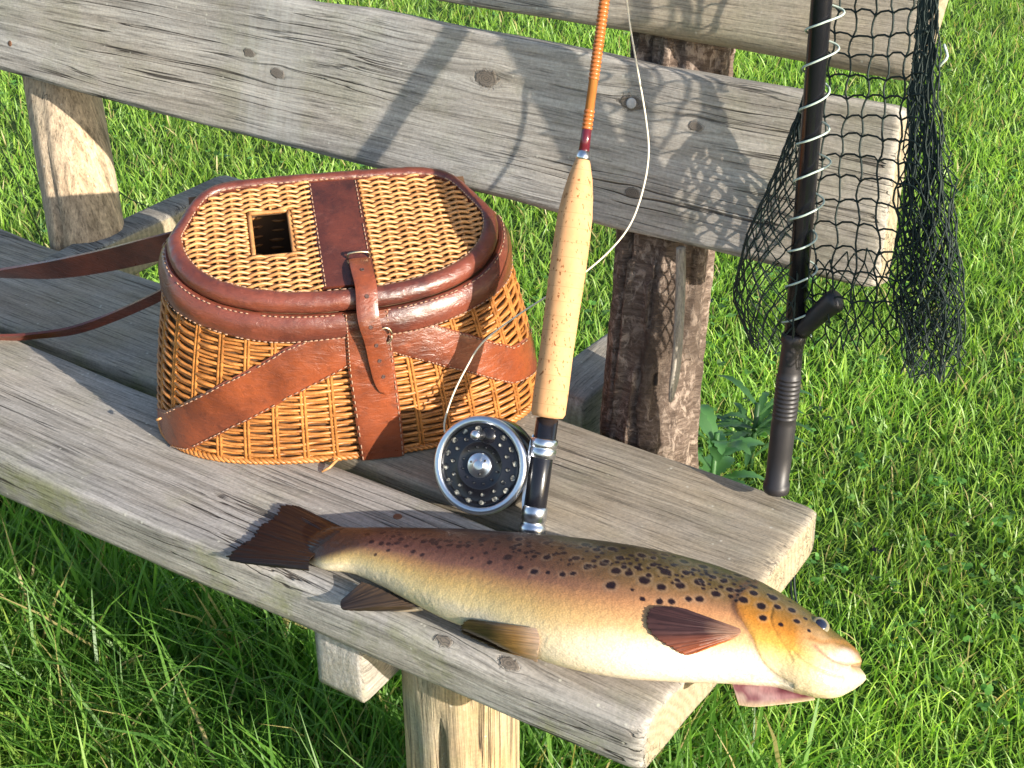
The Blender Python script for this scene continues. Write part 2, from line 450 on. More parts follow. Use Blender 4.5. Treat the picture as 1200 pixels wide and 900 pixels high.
FOOT = .50
def log(name, base, top, rad, mat, parent, seed=0, n=90, foot=None, sides=56, flute=.06, bark=None, flats=()):
    base = np.array(base, float); top = np.array(top, float)
    ax_ = top - base; L = np.linalg.norm(ax_); ax_ /= L
    A = np.cross(ax_, [0, 1, 0]); A /= np.linalg.norm(A); B = np.cross(ax_, A)
    t = np.linspace(0, 1, n)[:, None]; a = np.linspace(0, 2 * np.pi, sides, endpoint=False)[None]
    r = np.array([rad(x) for x in t[:, 0]])[:, None] * np.ones_like(a)
    Q = np.stack([np.cos(a) * 1.6 + 0 * t, np.sin(a) * 1.6 + 0 * t, t * L * 3.0 + 0 * a], -1)
    r = r * (1 + flute * fbm(Q, seed, 2))
    Q = np.stack([np.cos(a) * 14 + 0 * t, np.sin(a) * 14 + 0 * t, t * L * 5 + 0 * a], -1)
    r = r + .0012 * fbm(Q, seed + 5, 3)
    for (aa, wd, dep) in flats:          # sunk grooves
        da = np.angle(np.exp(1j * (a - aa - .15 * np.sin(t * 3)))); r = r - dep * np.exp(-(da / wd) ** 2)
    if bark is not None: r = r + bark(a, t, L)
    base_c = base + ax_ * (t * L)[..., None]
    if foot is not None:            # the log runs on down to the turf, bending away behind the seat
        k = 24; tf_ = np.linspace(0, 1, k, endpoint=False)[:, None]
        ext = np.array(foot) * (1 - tf_[..., None]) + base * tf_[..., None]
        base_c = np.concatenate([ext + 0 * base_c[:1], base_c]); r = np.concatenate([r[:1] * (1 + .05 * (1 - tf_)) + .002 * fbm(np.stack([np.cos(a) * 3 + 0 * tf_, np.sin(a) * 3 + 0 * tf_, tf_ * 4 + 0 * a], -1), seed, 2), r])
        n = n + k
    V = base_c + r[..., None] * (A * np.cos(a)[..., None] + B * np.sin(a)[..., None])
    mb = MB(); mb.grid(V, closed_v=True)
    c1 = V[-1].mean(0)
    for f in (1.0,):
        mb.add(np.concatenate([V[-1], [c1 + ax_ * .002]]), [(j, (j + 1) % sides, sides) for j in range(sides)])
    return mb.build(name, mat, parent)
ldir = np.array([0, LEAN, 1.0]); ldir /= np.linalg.norm(ldir)
# left back post
pa, pb_ = aty(20, 95, .392), aty(115, 115, .392)
pc, pd = aty(47, 268, .352), aty(137, 240, .352)
cl = .5 * (pc + pd); cu = .5 * (pa + pb_)
wl = abs(pd[0] - pc[0]) * .5 * .92; wu = abs(pb_[0] - pa[0]) * .5 * .92
d_ = cu - cl; d_[1] = LEAN * d_[2]
bp_l = np.array([cl[0] - .036, .345 + .046, -.02])
log('back_post', bp_l, bp_l + d_ / d_[2] * .62, lambda t: .0475 - .005 * t, M_POST, bench, seed=3, foot=bp_l + (0, .10, GROUND - .03), flats=((1.75, .05, .006),))
# right back post with its bark on
M_BARK = NT('flaking_bark')
t = M_BARK
a1 = t.noise(t.scaled((55, 55, 330)), 1, 6, .7); a2 = t.noise(t.scaled((120, 120, 70)), 1, 5, .68, .6); a3 = t.noise(t.scaled((7, 7, 3)), 1, 3, .6)
col = t.ramp(a1, [(.3, (.055, .038, .028)), (.5, (.13, .095, .075)), (.7, (.26, .20, .16))])
col = t.mix(t.ramp(a2, [(.52, 0), (.62, 1)]), col, (.33, .26, .21))
col = t.mix(t.ramp(a3, [(.55, 0), (.65, .8)]), col, (.06, .045, .035))
t.set(color=col, rough=.92, spec=.12, normal=t.bump(t.math('ADD', a1, a2), 1.0, .003))
def bark_f(a, t, L):
    Q = np.stack([np.cos(a) * 3 + 0 * t, np.sin(a) * 3 + 0 * t, t * L * 7 + 0 * a], -1)
    P = np.stack([np.cos(a) * 6 + 0 * t, np.sin(a) * 6 + 0 * t, t * L * 110 + 0 * a], -1)
    k = fbm(Q, 31, 3)
    return np.where(k > .02, .005, 0) + .003 * k + .0011 * fbm(P, 8, 2)
q1, q2 = aty(699, 497, .347), aty(808, 545, .347)
q3, q4 = aty(716, 290, .40), aty(826, 300, .40)
cr = .5 * (q1 + q2); cu2 = .5 * (q3 + q4)
rr_ = .046
bpr = np.array([cr[0] - .014, .343 + rr_, -.02])
lean2 = np.array([(cu2[0] - cr[0]) / max(.05, cu2[2] - cr[2]) * .8, LEAN, 1.0])
post_r = log('back_post', bpr, bpr + lean2 * .62, lambda t: .0435 - .001 * t, M_BARK.m, bench, seed=13, n=220, sides=120, flute=.05, bark=bark_f, foot=bpr + (0, .12, GROUND - .03),
             flats=((1.0, .07, .014),))
# pale strip of bare wood let into the groove
mb = MB()
P = [aty(798, 290, .37), aty(797, 350, .362), aty(793, 420, .35), aty(786, 470, .347)]
P = smooth_path(P, 24)
mb.tube(P, np.interp(np.linspace(0, 1, 24), [0, .2, .8, 1], [.0065, .007, .007, .003]), 10, flat=.6)
mb.build('bare_wood_strip', wood('bare_strip', 2, base=((.15, .14, .125), (.30, .28, .25)), algae=.2, seed=3.3), bench)

# front leg log
lc = .5 * (aty(462, 820, .055) + aty(600, 820, .055))
log('front_leg', (lc[0] - .012, .092, GROUND - .05), (lc[0] - .014, .092, -TH - .0005), lambda t: .0535 - .001 * t, M_LEG, bench, seed=21, flute=.04,
    flats=((1.66, .03, .020), (1.1, .022, .008), (2.3, .03, .007), (.75, .02, .006), (1.4, .02, .005)))
# hidden left front leg (stands left of the frame)
log('front_leg', (-1.62, .092, GROUND - .05), (-1.62, .092, -TH - .0005), lambda t: .062, M_LEG, bench, seed=24, n=40, sides=24)

# bearers under the seat, running front to back
def bearer(xc, y0, y1, wd, zt, zb, seed, name='seat_bearer', dirx=0.0):
    def f(s):
        y = lerp(y0, y1, s); x = xc + dirx * (y - y0)
        return [np.array([x + wd / 2, y, zb]), np.array([x + wd / 2, y, zt]), np.array([x - wd / 2, y, zt]), np.array([x - wd / 2, y, zb])]
    return beam(name, 0, 0, f, M_BEAR, bench, r=.004, stepx=.003, seed=seed, rough=.0007, wane=.001, endround=.002)
b1 = aty(378, 806, .008); b2 = aty(427, 827, .008)
bearer((b1[0] + b2[0]) / 2 - .002, .009, .335, abs(b2[0] - b1[0]) + .006, -TH - .001, b1[2] + .004, 31)
# stub of a bearer showing behind the seat, left of the barked post
s1 = at(640, 447, -.004); s2 = at(686, 468, -.004)
bearer(s2[0] - .030, s2[1], s2[1] + .16, .060, -.004, -.075, 33, dirx=.06)
# slanting brace behind the seat by the left post
g0 = at(103, 274, .0); g1 = at(211, 224, .0); g2 = at(104, 300, .0)
dirv = (g1 - g0); dirv[2] = 0; dirv /= np.linalg.norm(dirv); pv = np.array([dirv[1], -dirv[0], 0])
def f(s):
    c = g0 - dirv * .10 + dirv * (.10 + .25) * s
    return [c + pv * .045 + (0, 0, -.06), c + pv * .045 + (0, 0, .0), c + (0, 0, .0), c + (0, 0, -.06)]
beam('brace', 0, 0, f, wood('brace_wood', 0, base=((.14, .13, .115), (.32, .30, .26)), algae=.4, seed=6.1), bench, r=.006, stepx=.008, seed=35)

# rusty nail heads, a wood plug
M_RUST = plain('rusty_nail', (.16, .075, .04), .7, .3, .35, 400)
def disc(P, N, r, h, mat, name, parent, sides=14):
    N = np.array(N, float); N /= np.linalg.norm(N)
    mb = MB(); P = np.array(P)
    mb.tube([P - N * .004, P + N * h * .6, P + N * h], [r, r, r * .8], sides)
    return mb.build(name, mat, parent)
disc(at(466, 606), (0, 0, 1), .0042, .0012, M_RUST, 'nail_head', bench)
disc(atb(12, 51), -nb, .0035, .001, M_RUST, 'nail_head', bench)
disc(atb(740, 121), -nb, .005, .001, plain('wood_plug', (.38, .37, .36), .8, 0, .3, 500), 'wood_plug', bench)

# ---------------------------------------------------------------- creel
creel = thing('fishing_creel', (-.44, .2, 0), 'wicker fishing creel with brown leather trim standing on the bench seat', 'creel')
CU = np.array([math.sqrt(.5), math.sqrt(.5), 0]); CN = np.array([math.sqrt(.5), -math.sqrt(.5), 0]); CO = np.array([-.437, .22, 0.0])
def toW(u, n, z): return CO + np.multiply.outer(u, CU) + np.multiply.outer(n, CN) + np.multiply.outer(z, [0, 0, 1.0])
SL = .40
LID0, RIM0 = .183, .1750
def sect(phi, a, bf, bb, n0, u0, pf, pb):
    c, s = np.cos(phi), np.sin(phi)
    p = np.where(s > 0, pf, pb)
    b = np.where(s > 0, bf, bb)
    r = (np.abs(c) ** p + np.abs(s) ** p) ** (-1 / p)
    return u0 + a * c * r, n0 + b * s * r
def body_raw(phi, h):
    u0, n0 = sect(phi, .188, .106, .052, -.040, 0.003, 2.5, 4.0)
    u1, n1 = sect(phi, .153, .092, .050, -.034, -.003, 2.4, 5.0)
    k = np.clip(h, 0, 2) ** 1.12
    u1 = -.003 + (u1 + .003) * (1 - .22 * np.clip((-.034 - n1) / .05, 0, 1))
    u = u0 * (1 - k) + u1 * k; n = n0 * (1 - k) + n1 * k
    bul = .004 * np.sin(np.pi * h)
    z = h * (RIM0 - SL * n1)
    return toW(u * (1 + bul * 4), n + bul * np.sin(phi), z)
# arc-length parameter
_ph = np.linspace(-np.pi / 2, 1.5 * np.pi, 2001)
_m = body_raw(_ph, np.full_like(_ph, .45)); _s = np.concatenate([[0], np.cumsum(np.linalg.norm(np.diff(_m, axis=0), axis=1))]); PER = _s[-1]
def phi_of(s): return np.interp(np.mod(s, 1.0) * PER, _s, _ph)      # s in 0..1, 0 = middle of the back
def body(s, h, off=0.0):
    s = np.asarray(s, float); h = np.maximum(np.asarray(h, float) + 0 * s, .003); s = s + 0 * h
    P = body_raw(phi_of(s), h)
    if np.any(off):
        e = 1e-3
        Ts = body_raw(phi_of(s + e), h) - body_raw(phi_of(s - e), h)
        Th = body_raw(phi_of(s), h + e) - body_raw(phi_of(s), h - e)
        N = np.cross(Ts, Th); N /= np.linalg.norm(N, axis=-1, keepdims=True) + 1e-12
        P = P + N * (off if np.ndim(off) == 0 else np.asarray(off)[..., None])
    return P
_c = body(np.array([.5]), .5, .01)[0] - body(np.array([.5]), .5)[0]
SGN = 1.0 if _c @ CN > 0 else -1.0
def bodyo(s, h, off): return body(s, h, np.asarray(off) * SGN)
# inverse lookup: pixel -> (s, h)
_S, _H = np.meshgrid(np.linspace(.12, .88, 380), np.linspace(0, 1, 120), indexing='ij')
_G = bodyo(_S, _H, .003); _GP = proj(_G)
_vis = ((_G - CAM) * np.cross(np.gradient(_G, axis=0), np.gradient(_G, axis=1))).sum(-1) * SGN < 0
def sh(px, py):
    d = (_GP[..., 0] - px) ** 2 + (_GP[..., 1] - py) ** 2; d = np.where(_vis, d, 1e9)
    i = np.unravel_index(np.argmin(d), d.shape); return float(_S[i]), float(_H[i])

M_WICK = wicker_mat('willow_weave', (.235, .083, .017), (.50, .205, .052))
M_WICKL = wicker_mat('willow_lid', (.36, .155, .05), (.58, .30, .115))
M_WDARK = plain('basket_inside', (.10, .05, .022), .8, 0, .3, 80)
M_LEA = leather('tan_leather', (.080, .019, .009), (.235, .056, .019), .30, 12, .4)
M_LEAD = leather('dark_leather', (.035, .010, .007), (.105, .026, .015), .33, 16)
M_LEAR = leather('rim_leather', (.060, .016, .011), (.165, .042, .023), .30, 14, .4)
M_STI = plain('stitch_thread', (.33, .20, .13), .7, 0, .5, 600)
M_STID = plain('dark_stitch', (.06, .03, .025), .7, 0, .4, 600)
M_BRASS = plain('dull_brass', (.50, .42, .28), .35, 1.0, .2, 300)

NST = 34
rows = 41
sN = np.linspace(0, 1, NST * 6, endpoint=False)
M_ = None
for i in range(rows):
    h = (i + .6) / rows * .985
    jit = .0006 * vnoise(np.stack([sN * 90, sN * 0 + i * 3.1, sN * 0], -1), 2)
    wv = np.sin(np.pi * sN * NST + np.pi * i)
    off = .0026 * wv + jit
    hh = h + .008 * vnoise(np.stack([np.cos(sN * 6.283) * 6, np.sin(sN * 6.283) * 6, sN * 0 + i * .4], -1), 4) +   .0045 * np.sign(np.sin(np.pi * i + .1)) * np.sin(2 * np.pi * sN * NST / 2)
    hh = np.clip(hh, .012, .99)
    mb = MB(); mb.tube(bodyo(sN, hh, off), .00175 * random.uniform(.86, 1.14) + .0004 * vnoise(np.stack([sN * 150, sN * 0 + i, sN * 0], -1), 6), 6, closed=True, up=(0, 0, 1))
    mb.build('wicker_strand', M_WICK, creel)
# thicker twisted border at the foot
for q in range(3):
    mb = MB(); s_ = np.linspace(0, 1, 400, endpoint=False)
    mb.tube(bodyo(s_, .018 + .012 * np.sin(2 * np.pi * (s_ * 60 + q / 3)), .001 + .0022 * np.cos(2 * np.pi * (s_ * 60 + q / 3))), .0019, 6, closed=True)
    mb.build('border_strand', M_WICK, creel)
for k in range(NST):
    mb = MB(); hs = np.linspace(.01, .99, 14)
    for ds in (-.0019, .0019):
        mb.tube(bodyo(np.full(14, k / NST + .5 / NST * 0 + ds), hs, .0012), .0015, 6)
    mb.build('stake', M_WICK, creel)
# inner shell, floor
mb = MB(); ss_ = np.linspace(0, 1, 80, endpoint=False)
mb.grid(np.array([bodyo(ss_, np.full(80, h), -.003) for h in np.linspace(.0, 1, 10)]), closed_v=True)
fl = bodyo(ss_, np.full(80, .02), -.003)
mb.add(fl, [tuple(range(80))])
mb.build('basket_shell', M_WDARK, creel)

def stitches(mb, pts_fn, length, pitch=.0052, r=.00062, ln=.0034, up_fn=None):
    n = max(2, int(length / pitch))
    for i in range(n):
        if random.random() < .06: continue
        ja = random.uniform(-.12, .12); a, b = (i + .2 + ja) / n, (i + .2 + ja * .4 + ln / pitch * random.uniform(.8, 1.1)) / n
        a = max(a, 0)
        P = pts_fn(np.array([a, (a + b) / 2, min(1, b)]))
        mb.tube(P, [r * .8, r, r * .8], 5)

def patch(name, quad, mat, off=.0045, nu=26, nv=60, stitch=True, bulge=.0006, extra=None):
    """quad: polylines lower and upper edge as (s,h) lists of equal count"""
    lo, up = [np.array(q, float) for q in quad]
    t_ = np.linspace(0, 1, nv); k = np.linspace(0, 1, len(lo))
    L = np.stack([np.interp(t_, k, lo[:, i]) for i in (0, 1)], -1); U = np.stack([np.interp(t_, k, up[:, i]) for i in (0, 1)], -1)
    r = np.linspace(0, 1, nu)[:, None, None]
    G = L[None] * (1 - r) + U[None] * r
    e = np.minimum(r[..., 0], 1 - r[..., 0]) + 0 * G[..., 0]
    o_ = off + bulge * np.sin(np.pi * e) - .0012 * np.exp(-e * 40) + .0007 * fbm(np.stack([G[..., 0] * 60, G[..., 1] * 9, G[..., 0] * 0], -1), 5, 2)
    T = bodyo(G[..., 0], G[..., 1], o_)
    Bk = bodyo(G[..., 0], G[..., 1], o_ - .003)
    mb = MB(); mb.grid(T); mb.grid(Bk[::-1])
    for (A, B) in ((T[0], Bk[0]), (T[-1], Bk[-1]), (T[:, 0], Bk[:, 0]), (T[:, -1], Bk[:, -1])):
        mb.grid(np.array([A, B]))
    ob = mb.build(name, mat, creel, weld=True)
    if stitch:
        ms = MB()
        for rr in (.045, .955):
            fn = lambda x, rr=rr: bodyo(np.interp(x, t_, L[:, 0] * (1 - rr) + U[:, 0] * rr), np.interp(x, t_, L[:, 1] * (1 - rr) + U[:, 1] * rr), off + .0008)
            Q = fn(t_); stitches(ms, fn, np.linalg.norm(np.diff(Q, axis=0), axis=1).sum())
        so = ms.build('stitching', M_STI, ob); so['kind'] = 'stuff'
    return ob
# leather band round the mouth of the body
sB = np.linspace(0, 1, 120)
band_lo = [(s, .835 + .008 * math.sin(s * 40)) for s in sB]; band_up = [(s, 1.0) for s in sB]
patch('mouth_band', (band_lo, band_up), M_LEAR, off=.0050, nu=12, nv=220, bulge=.0035)
# diagonal straps and centre patch, measured on the front face
SC = sh(440, 430)[0]
A = [sh(*p) for p in [(415, 424), (340, 465), (270, 502), (222, 527)]]; B = [sh(*p) for p in [(404, 378), (335, 408), (262, 447), (196, 482)]]
A.append((A[-1][0] + (A[-1][0] - A[-2][0]) * .5, .0)); B.append((B[-1][0] + (B[-1][0] - B[-2][0]) * .55, B[-1][1] - .10))
patch('diagonal_strap', (A, B), M_LEA)
A = [sh(*p) for p in [(455, 412), (500, 424), (550, 437), (600, 450)]]; B = [sh(*p) for p in [(452, 364), (500, 376), (550, 392), (600, 406)]]
A.append((A[-1][0] + (A[-1][0] - A[-2][0]) * 2.2, A[-1][1] - .18)); B.append((B[-1][0] + (B[-1][0] - B[-2][0]) * 2.2, B[-1][1] - .18))
patch('diagonal_strap', (A, B), M_LEA)
A = [sh(*p) for p in [(421, 524), (408, 430), (402, 362)]]; B = [sh(*p) for p in [(472, 518), (463, 430), (452, 352)]]
A[0] = (A[0][0], .0); B[0] = (B[0][0], .0)
patch('centre_patch', (A, B), M_LEA, off=.0075)

# lid
def lidw(u, n, dz=0.0):
    u = np.asarray(u, float); n = np.asarray(n, float)
    nn = np.array([SL * CN[0], SL * CN[1], 1.0]); nn /= np.linalg.norm(nn)
    dome = .004 * (1 - (u / .16) ** 2)
    P = toW(u, n, LID0 - SL * n)
    return P + np.multiply.outer(dome + dz, nn)
def lid_out(phi, inset=0.0):
    u, n = sect(phi, .154 - inset, .094 - inset, .064 - inset * .85, -.030, -.004, 2.3, 8.0)
    t_ = np.clip((-.030 - n) / .064, 0, 1)
    return -.004 + (u + .004) * (1 - .25 * t_ ** 1.05), n
LNN = np.array([SL * CN[0], SL * CN[1], 1.0]); LNN /= np.linalg.norm(LNN)
def inv_lid(px, py):
    d = ray(px, py); t_ = (LID0 + LNN[2] * 0 - (SL * (CN @ (CAM - CO)) + CAM[2])) / (SL * (CN @ d) + d[2]); P = CAM + d * t_ - CO
    return float(P @ CU), float(P @ CN)
hc = np.array([inv_lid(*p) for p in [(290, 250), (338, 255), (346, 301), (300, 307)]])
HU0, HU1 = hc[[0, 3], 0].mean(), hc[[1, 2], 0].mean(); HN0, HN1 = hc[[0, 1], 1].mean(), hc[[2, 3], 1].mean()
# rim roll: ring cross-section
phs = np.linspace(0, 2 * np.pi, 420, endpoint=False)
uo, no = lid_out(phs); ui, ni = lid_out(phs, .0155)
cs = []
for a_ in np.linspace(0, 2 * np.pi, 18, endpoint=False):
    f_ = .5 + .5 * math.cos(a_); hgt = .0095 * math.sin(a_) * (1 if math.sin(a_) < 0 else .78) - .003 + .004 * (1 - f_) * (1 if math.sin(a_) > 0 else 0)
    pr = abs(f_)
    wob = .0011 * fbm(np.stack([np.cos(phs) * 16, np.sin(phs) * 16, phs * 0 + a_], -1), 3, 3)
    cs.append(lidw(ui + (uo - ui) * pr, ni + (no - ni) * pr, hgt + wob))
cs = np.array(cs)
mb = MB(); mb.grid(cs, closed_u=True, closed_v=True); lid_rim = mb.build('lid_rim', M_LEAR, creel)
ms = MB()
fn = lambda x: lidw(*lid_out(np.asarray(x) * 2 * np.pi, .0145), .0045)
stitches(ms, fn, .85, pitch=.0062, r=.0008, ln=.0044); so = ms.build('stitching', M_STI, lid_rim); so['kind'] = 'stuff'
# lid under-panel with the square opening (four pieces in one sheet)
mb = MB()
def quadp(u0, u1, n0, n1, dz):
    P = lidw(np.array([u0, u1, u1, u0]), np.array([n0, n0, n1, n1]), dz); return P
for (u0, u1, n0, n1) in ((-.135, HU0, -.082, .05), (HU1, .128, -.082, .05), (HU0, HU1, -.082, HN0), (HU0, HU1, HN1, .05)):
    for dz in (-.003,):
        k = 12
        uu, nn_ = np.meshgrid(np.linspace(u0, u1, k), np.linspace(n0, n1, k), indexing='ij')
        lim = np.array([np.interp(abs(x), [0, .08, .11, .13, .15], [.055, .05, .035, .01, -.03]) for x in uu.ravel()]).reshape(uu.shape)
        mb.grid(lidw(uu, np.minimum(nn_, lim), dz))
mb.build('lid_panel', M_WDARK, creel)
# lid strands
def inside(u, n, inset=.0145):
    # superellipse membership
    a_ = .154 - inset; b_ = np.where(n > -.030, .094 - inset, .064 - inset * .85); p_ = np.where(n > -.030, 2.3, 8.0)
    t_ = np.clip((-.030 - n) / .064, 0, 1)
    return (np.abs((u + .004) / (1 - .25 * t_ ** 1.05) / a_) ** p_ + np.abs((n + .030) / b_) ** p_) < 1
LS = .0175
nrow = 0
for n_ in np.arange(-.090, .062, .0031):
    uu = np.arange(-.15, .15, .0022)
    ok = inside(uu, np.full_like(uu, n_)) & ~((uu > HU0 - .001) & (uu < HU1 + .001) & (n_ > HN0) & (n_ < HN1)) & ~((uu > -.022) & (uu < .022))
    nrow += 1
    runs = []; cur = []
    for q, o_ in enumerate(ok):
        if o_: cur.append(q)
        elif cur: runs.append(cur); cur = []
    if cur: runs.append(cur)
    mb = MB()
    for rn in runs:
        if len(rn) < 3: continue
        u_ = uu[rn]
        ph_ = np.pi * u_ / LS + np.pi * nrow
        dz = .0028 * np.sin(ph_) + .0004 * vnoise(np.stack([u_ * 200, u_ * 0 + nrow, u_ * 0], -1), 5)
        dn = .0005 * np.cos(ph_ * 1.0) + .0005 * vnoise(np.stack([u_ * 90, u_ * 0 + nrow, u_ * 0], -1), 8)
        mb = MB(); mb.tube(lidw(u_, n_ + dn, dz + .0012), .00155, 6); mb.build('lid_strand', M_WICKL, creel)
mb = MB()
for u_ in np.arange(-8, 9) * LS + LS / 2:
    nn_ = np.linspace(-.09, .06, 50); ok = inside(np.full_like(nn_, u_), nn_) & ~((u_ > HU0) & (u_ < HU1) & (nn_ > HN0) & (nn_ < HN1))
    idx = np.where(ok)[0]
    if len(idx) < 3: continue
    for seg in np.split(idx, np.where(np.diff(idx) > 1)[0] + 1):
        if len(seg) > 2: mb.tube(lidw(np.full(len(seg), u_), nn_[seg], .0), .0016, 5)
mb.build('lid_stake', M_WICKL, creel)
# hole edging
mb = MB()
for (a, b, c, d) in ((HU0, HN0, HU1, HN0), (HU1, HN0, HU1, HN1), (HU1, HN1, HU0, HN1), (HU0, HN1, HU0, HN0)):
    mb.tube(lidw(np.linspace(a, c, 8), np.linspace(b, d, 8), .001), .0021, 6)
mb.build('hole_edging', M_WICKL, creel)
# centre leather on the lid
def lidpatch(name, u0, u1, n0, n1, mat, dz, th=.003, skew=0.0):
    k, l = 14, 40
    uu, nn_ = np.meshgrid(np.linspace(u0, u1, k), np.linspace(n0, n1, l), indexing='ij')
    e = np.minimum(uu - u0, u1 - uu)
    z_ = dz - .0012 * np.exp(-e / .002) + .0006 * fbm(np.stack([uu * 60, nn_ * 60, uu * 0], -1), 4, 2)
    drop = np.clip((nn_ - .030) / .030, 0, 1) ** 2 * .0
    T = lidw(uu, nn_, z_ - drop); Bk = lidw(uu, nn_, z_ - th - drop)
    mb = MB(); mb.grid(T); mb.grid(Bk[::-1])
    for (A, B) in ((T[0], Bk[0]), (T[-1], Bk[-1]), (T[:, 0], Bk[:, 0]), (T[:, -1], Bk[:, -1])): mb.grid(np.array([A, B]))
    o = mb.build(name, mat, creel, weld=True)
    ms = MB()
    for u_ in (u0 + .0025, u1 - .0025):
        fn = lambda x: lidw(np.full(len(x), u_), n0 + (n1 - n0) * x, dz + .0004); stitches(ms, fn, n1 - n0)
    s2_ = ms.build('stitching', M_STI, o); s2_['kind'] = 'stuff'
    return o
lidpatch('lid_centre_leather', -.024, .024, -.078, .046, M_LEAD, .0052)
# buckle strap hanging over the front
anchor = lidw(.012, .020, .007)
P0 = lidw(.012, .020, .008); P1 = lidw(.012, .036, .013); P2 = lidw(.013, .056, .013)
tail = [bodyo(np.array([sh(px, py)[0]]), sh(px, py)[1], o_)[0] for (px, py, o_) in ((428, 366, .020), (437, 393, .018), (444, 420, .014), (453, 458, .010))]
path = smooth_path([P0, P1, P2] + tail, 60)
T = np.gradient(path, axis=0); T /= np.linalg.norm(T, axis=1)[:, None]
side = np.cross(T, np.array([CN[0], CN[1], .6])); side /= np.linalg.norm(side, axis=1)[:, None]
if side[5] @ CU < 0: side = -side
nrm = np.cross(side, T); nrm /= np.linalg.norm(nrm, axis=1)[:, None]
if nrm[20] @ CN < 0: nrm = -nrm
tt = np.linspace(0, 1, 60)
hw = .0096 * np.where(tt > .88, np.sqrt(np.clip(1 - ((tt - .88) / .12) ** 2, 0.02, 1)), 1)
G = np.array([path + side * (hw * q)[:, None] + nrm * (.0012 - .0010 * abs(q) ** 4) for q in np.linspace(-1, 1, 11)])
Gb = G - nrm[None] * .0028
mb = MB(); mb.grid(G); mb.grid(Gb[::-1])
for (A, B) in ((G[0], Gb[0]), (G[-1], Gb[-1]), (G[:, 0], Gb[:, 0]), (G[:, -1], Gb[:, -1])): mb.grid(np.array([A, B]))
bst = mb.build('buckle_strap', M_LEA, creel, weld=True)
for k in (.20, .40, .56, .70, .83, .91):
    i = int(k * 59); mb = MB(); c = path[i] + nrm[i] * .0014
    a = np.linspace(0, 2 * np.pi, 12, endpoint=False)
    ring = c + np.outer(np.cos(a), side[i]) * .0016 + np.outer(np.sin(a), T[i]) * .0016
    mb.add(ring, [tuple(range(12))]); mb.tube(ring, .00045, 5, closed=True)
    mb.build('strap_hole', M_STID, bst)
mb = MB(); c = lidw(.012, .016, .0085)
loop_ = [lidw(.012 + dx, .016 + dn, dz) for dx, dn, dz in ((-.010, 0, .006), (-.009, 0, .011), (0, 0, .0125), (.009, 0, .011), (.010, 0, .006))]
mb.tube(smooth_path(loop_, 16), .0011, 8); mb.build('strap_keeper', M_BRASS, creel)
mb = MB(); cc_ = bodyo(np.array([sh(457, 388)[0]]), sh(457, 388)[1], .012)[0]
a = np.linspace(0, 2 * np.pi, 24, endpoint=False)
mb.tube(cc_ + np.outer(np.cos(a), CU) * .006 - CU * .006 + np.outer(np.sin(a), [0, 0, 1.0]) * .008, .0011, 8, closed=True); mb.build('buckle_ring', M_BRASS, creel)
# loose willow ends poking out under the front edge
mb = MB(); q0 = at(396, 538, .006); mb.tube([q0, at(386, 548, .004), at(377, 553, .001)], [.0014, .0013, .0009], 6); mb.build('loose_willow_end', M_WICKL, creel)
mb = MB(); mb.tube([at(180 + 9, 490, .03), at(183.5, 492, .028)], [.001, .0016], 8); mb.build('thread_knot', M_WICKL, creel)

# shoulder strap: two runs leaving to the left
def ribbon(name, P, wvec, mat, parent, n=60, th=.0028, width=.012):
    P = smooth_path(P, n); W = smooth_path(wvec, n); W /= np.linalg.norm(W, axis=1)[:, None]
    T = np.gradient(P, axis=0); T /= np.linalg.norm(T, axis=1)[:, None]
    N = np.cross(T, W); N /= np.linalg.norm(N, axis=1)[:, None]
    G = np.array([P + W * width * q + N * .0006 * (1 - q * q) for q in np.linspace(-1, 1, 9)]); Gb = G - N[None] * th
    mb = MB(); mb.grid(G); mb.grid(Gb[::-1])
    for (A, B) in ((G[0], Gb[0]), (G[-1], Gb[-1]), (G[:, 0], Gb[:, 0]), (G[:, -1], Gb[:, -1])): mb.grid(np.array([A, B]))
    return mb.build(name, mat, parent, weld=True)
P = [at(212, 283, .135), at(180, 291, .125), at(120, 305, .090), at(60, 315, .060), at(0, 320, .036), at(-90, 328, .012), at(-170, 350, .004)]
ribbon('shoulder_strap', P, [(0, -.3, 1), (0, -.3, 1), (0, -.4, 1), (0, -.5, .8), (0, -.7, .5), (0, -1, .1), (-1, -1, .05)], M_LEAR, creel, width=.0150)
P = [at(205, 335, .085), at(178, 350, .065), at(130, 371, .030), at(85, 386, .013), at(40, 392, .008), at(0, 394, .006), at(-90, 390, .006), at(-170, 362, .004)]
ribbon('shoulder_strap', P, [(0, -.5, 1), (0, -.5, 1), (0, -.5, .8), (0, -.6, .8), (0, -.7, .7), (0, -.7, .7), (0, -1, .3), (-1, -1, .05)], M_LEAR, creel, width=.0065)

# ---------------------------------------------------------------- rod
rod = thing('fly_rod', (-.195, .172, 0), 'cane fly rod with cork grip and black reel leaning against the bench back', 'fishing rod')
def rod_pt(py):            # the rod lies in the plane seen along its image line, leaning back
    px = float(np.interp(py, [-400, 0, 185, 490, 622, 700], [760, 709, 685.5, 644, 623.5, 612]))
    d = ray(px, py); n = np.array([0, 1, -.545]); c = .166
    return CAM + d * (c - n @ CAM) / (n @ d)
RB = rod_pt(621); RT = rod_pt(-60)
RD = (RT - RB); RD /= np.linalg.norm(RD)
def rp(py):                 # nearest point of the straight axis
    return RB + RD * ((rod_pt(py) - RB) @ RD)
M_CORK = NT('cork'); t = M_CORK
dz_ = t.n('ShaderNodeVectorMath', {0: t.coord(), 1: tuple(RD)}, operation='DOT_PRODUCT').outputs['Value']
fr_ = t.math('FRACT', t.math('MULTIPLY', dz_, 78.0)); jl = t.ramp(fr_, [(0, 1), (.035, 0), (.965, 0), (1, 1)])
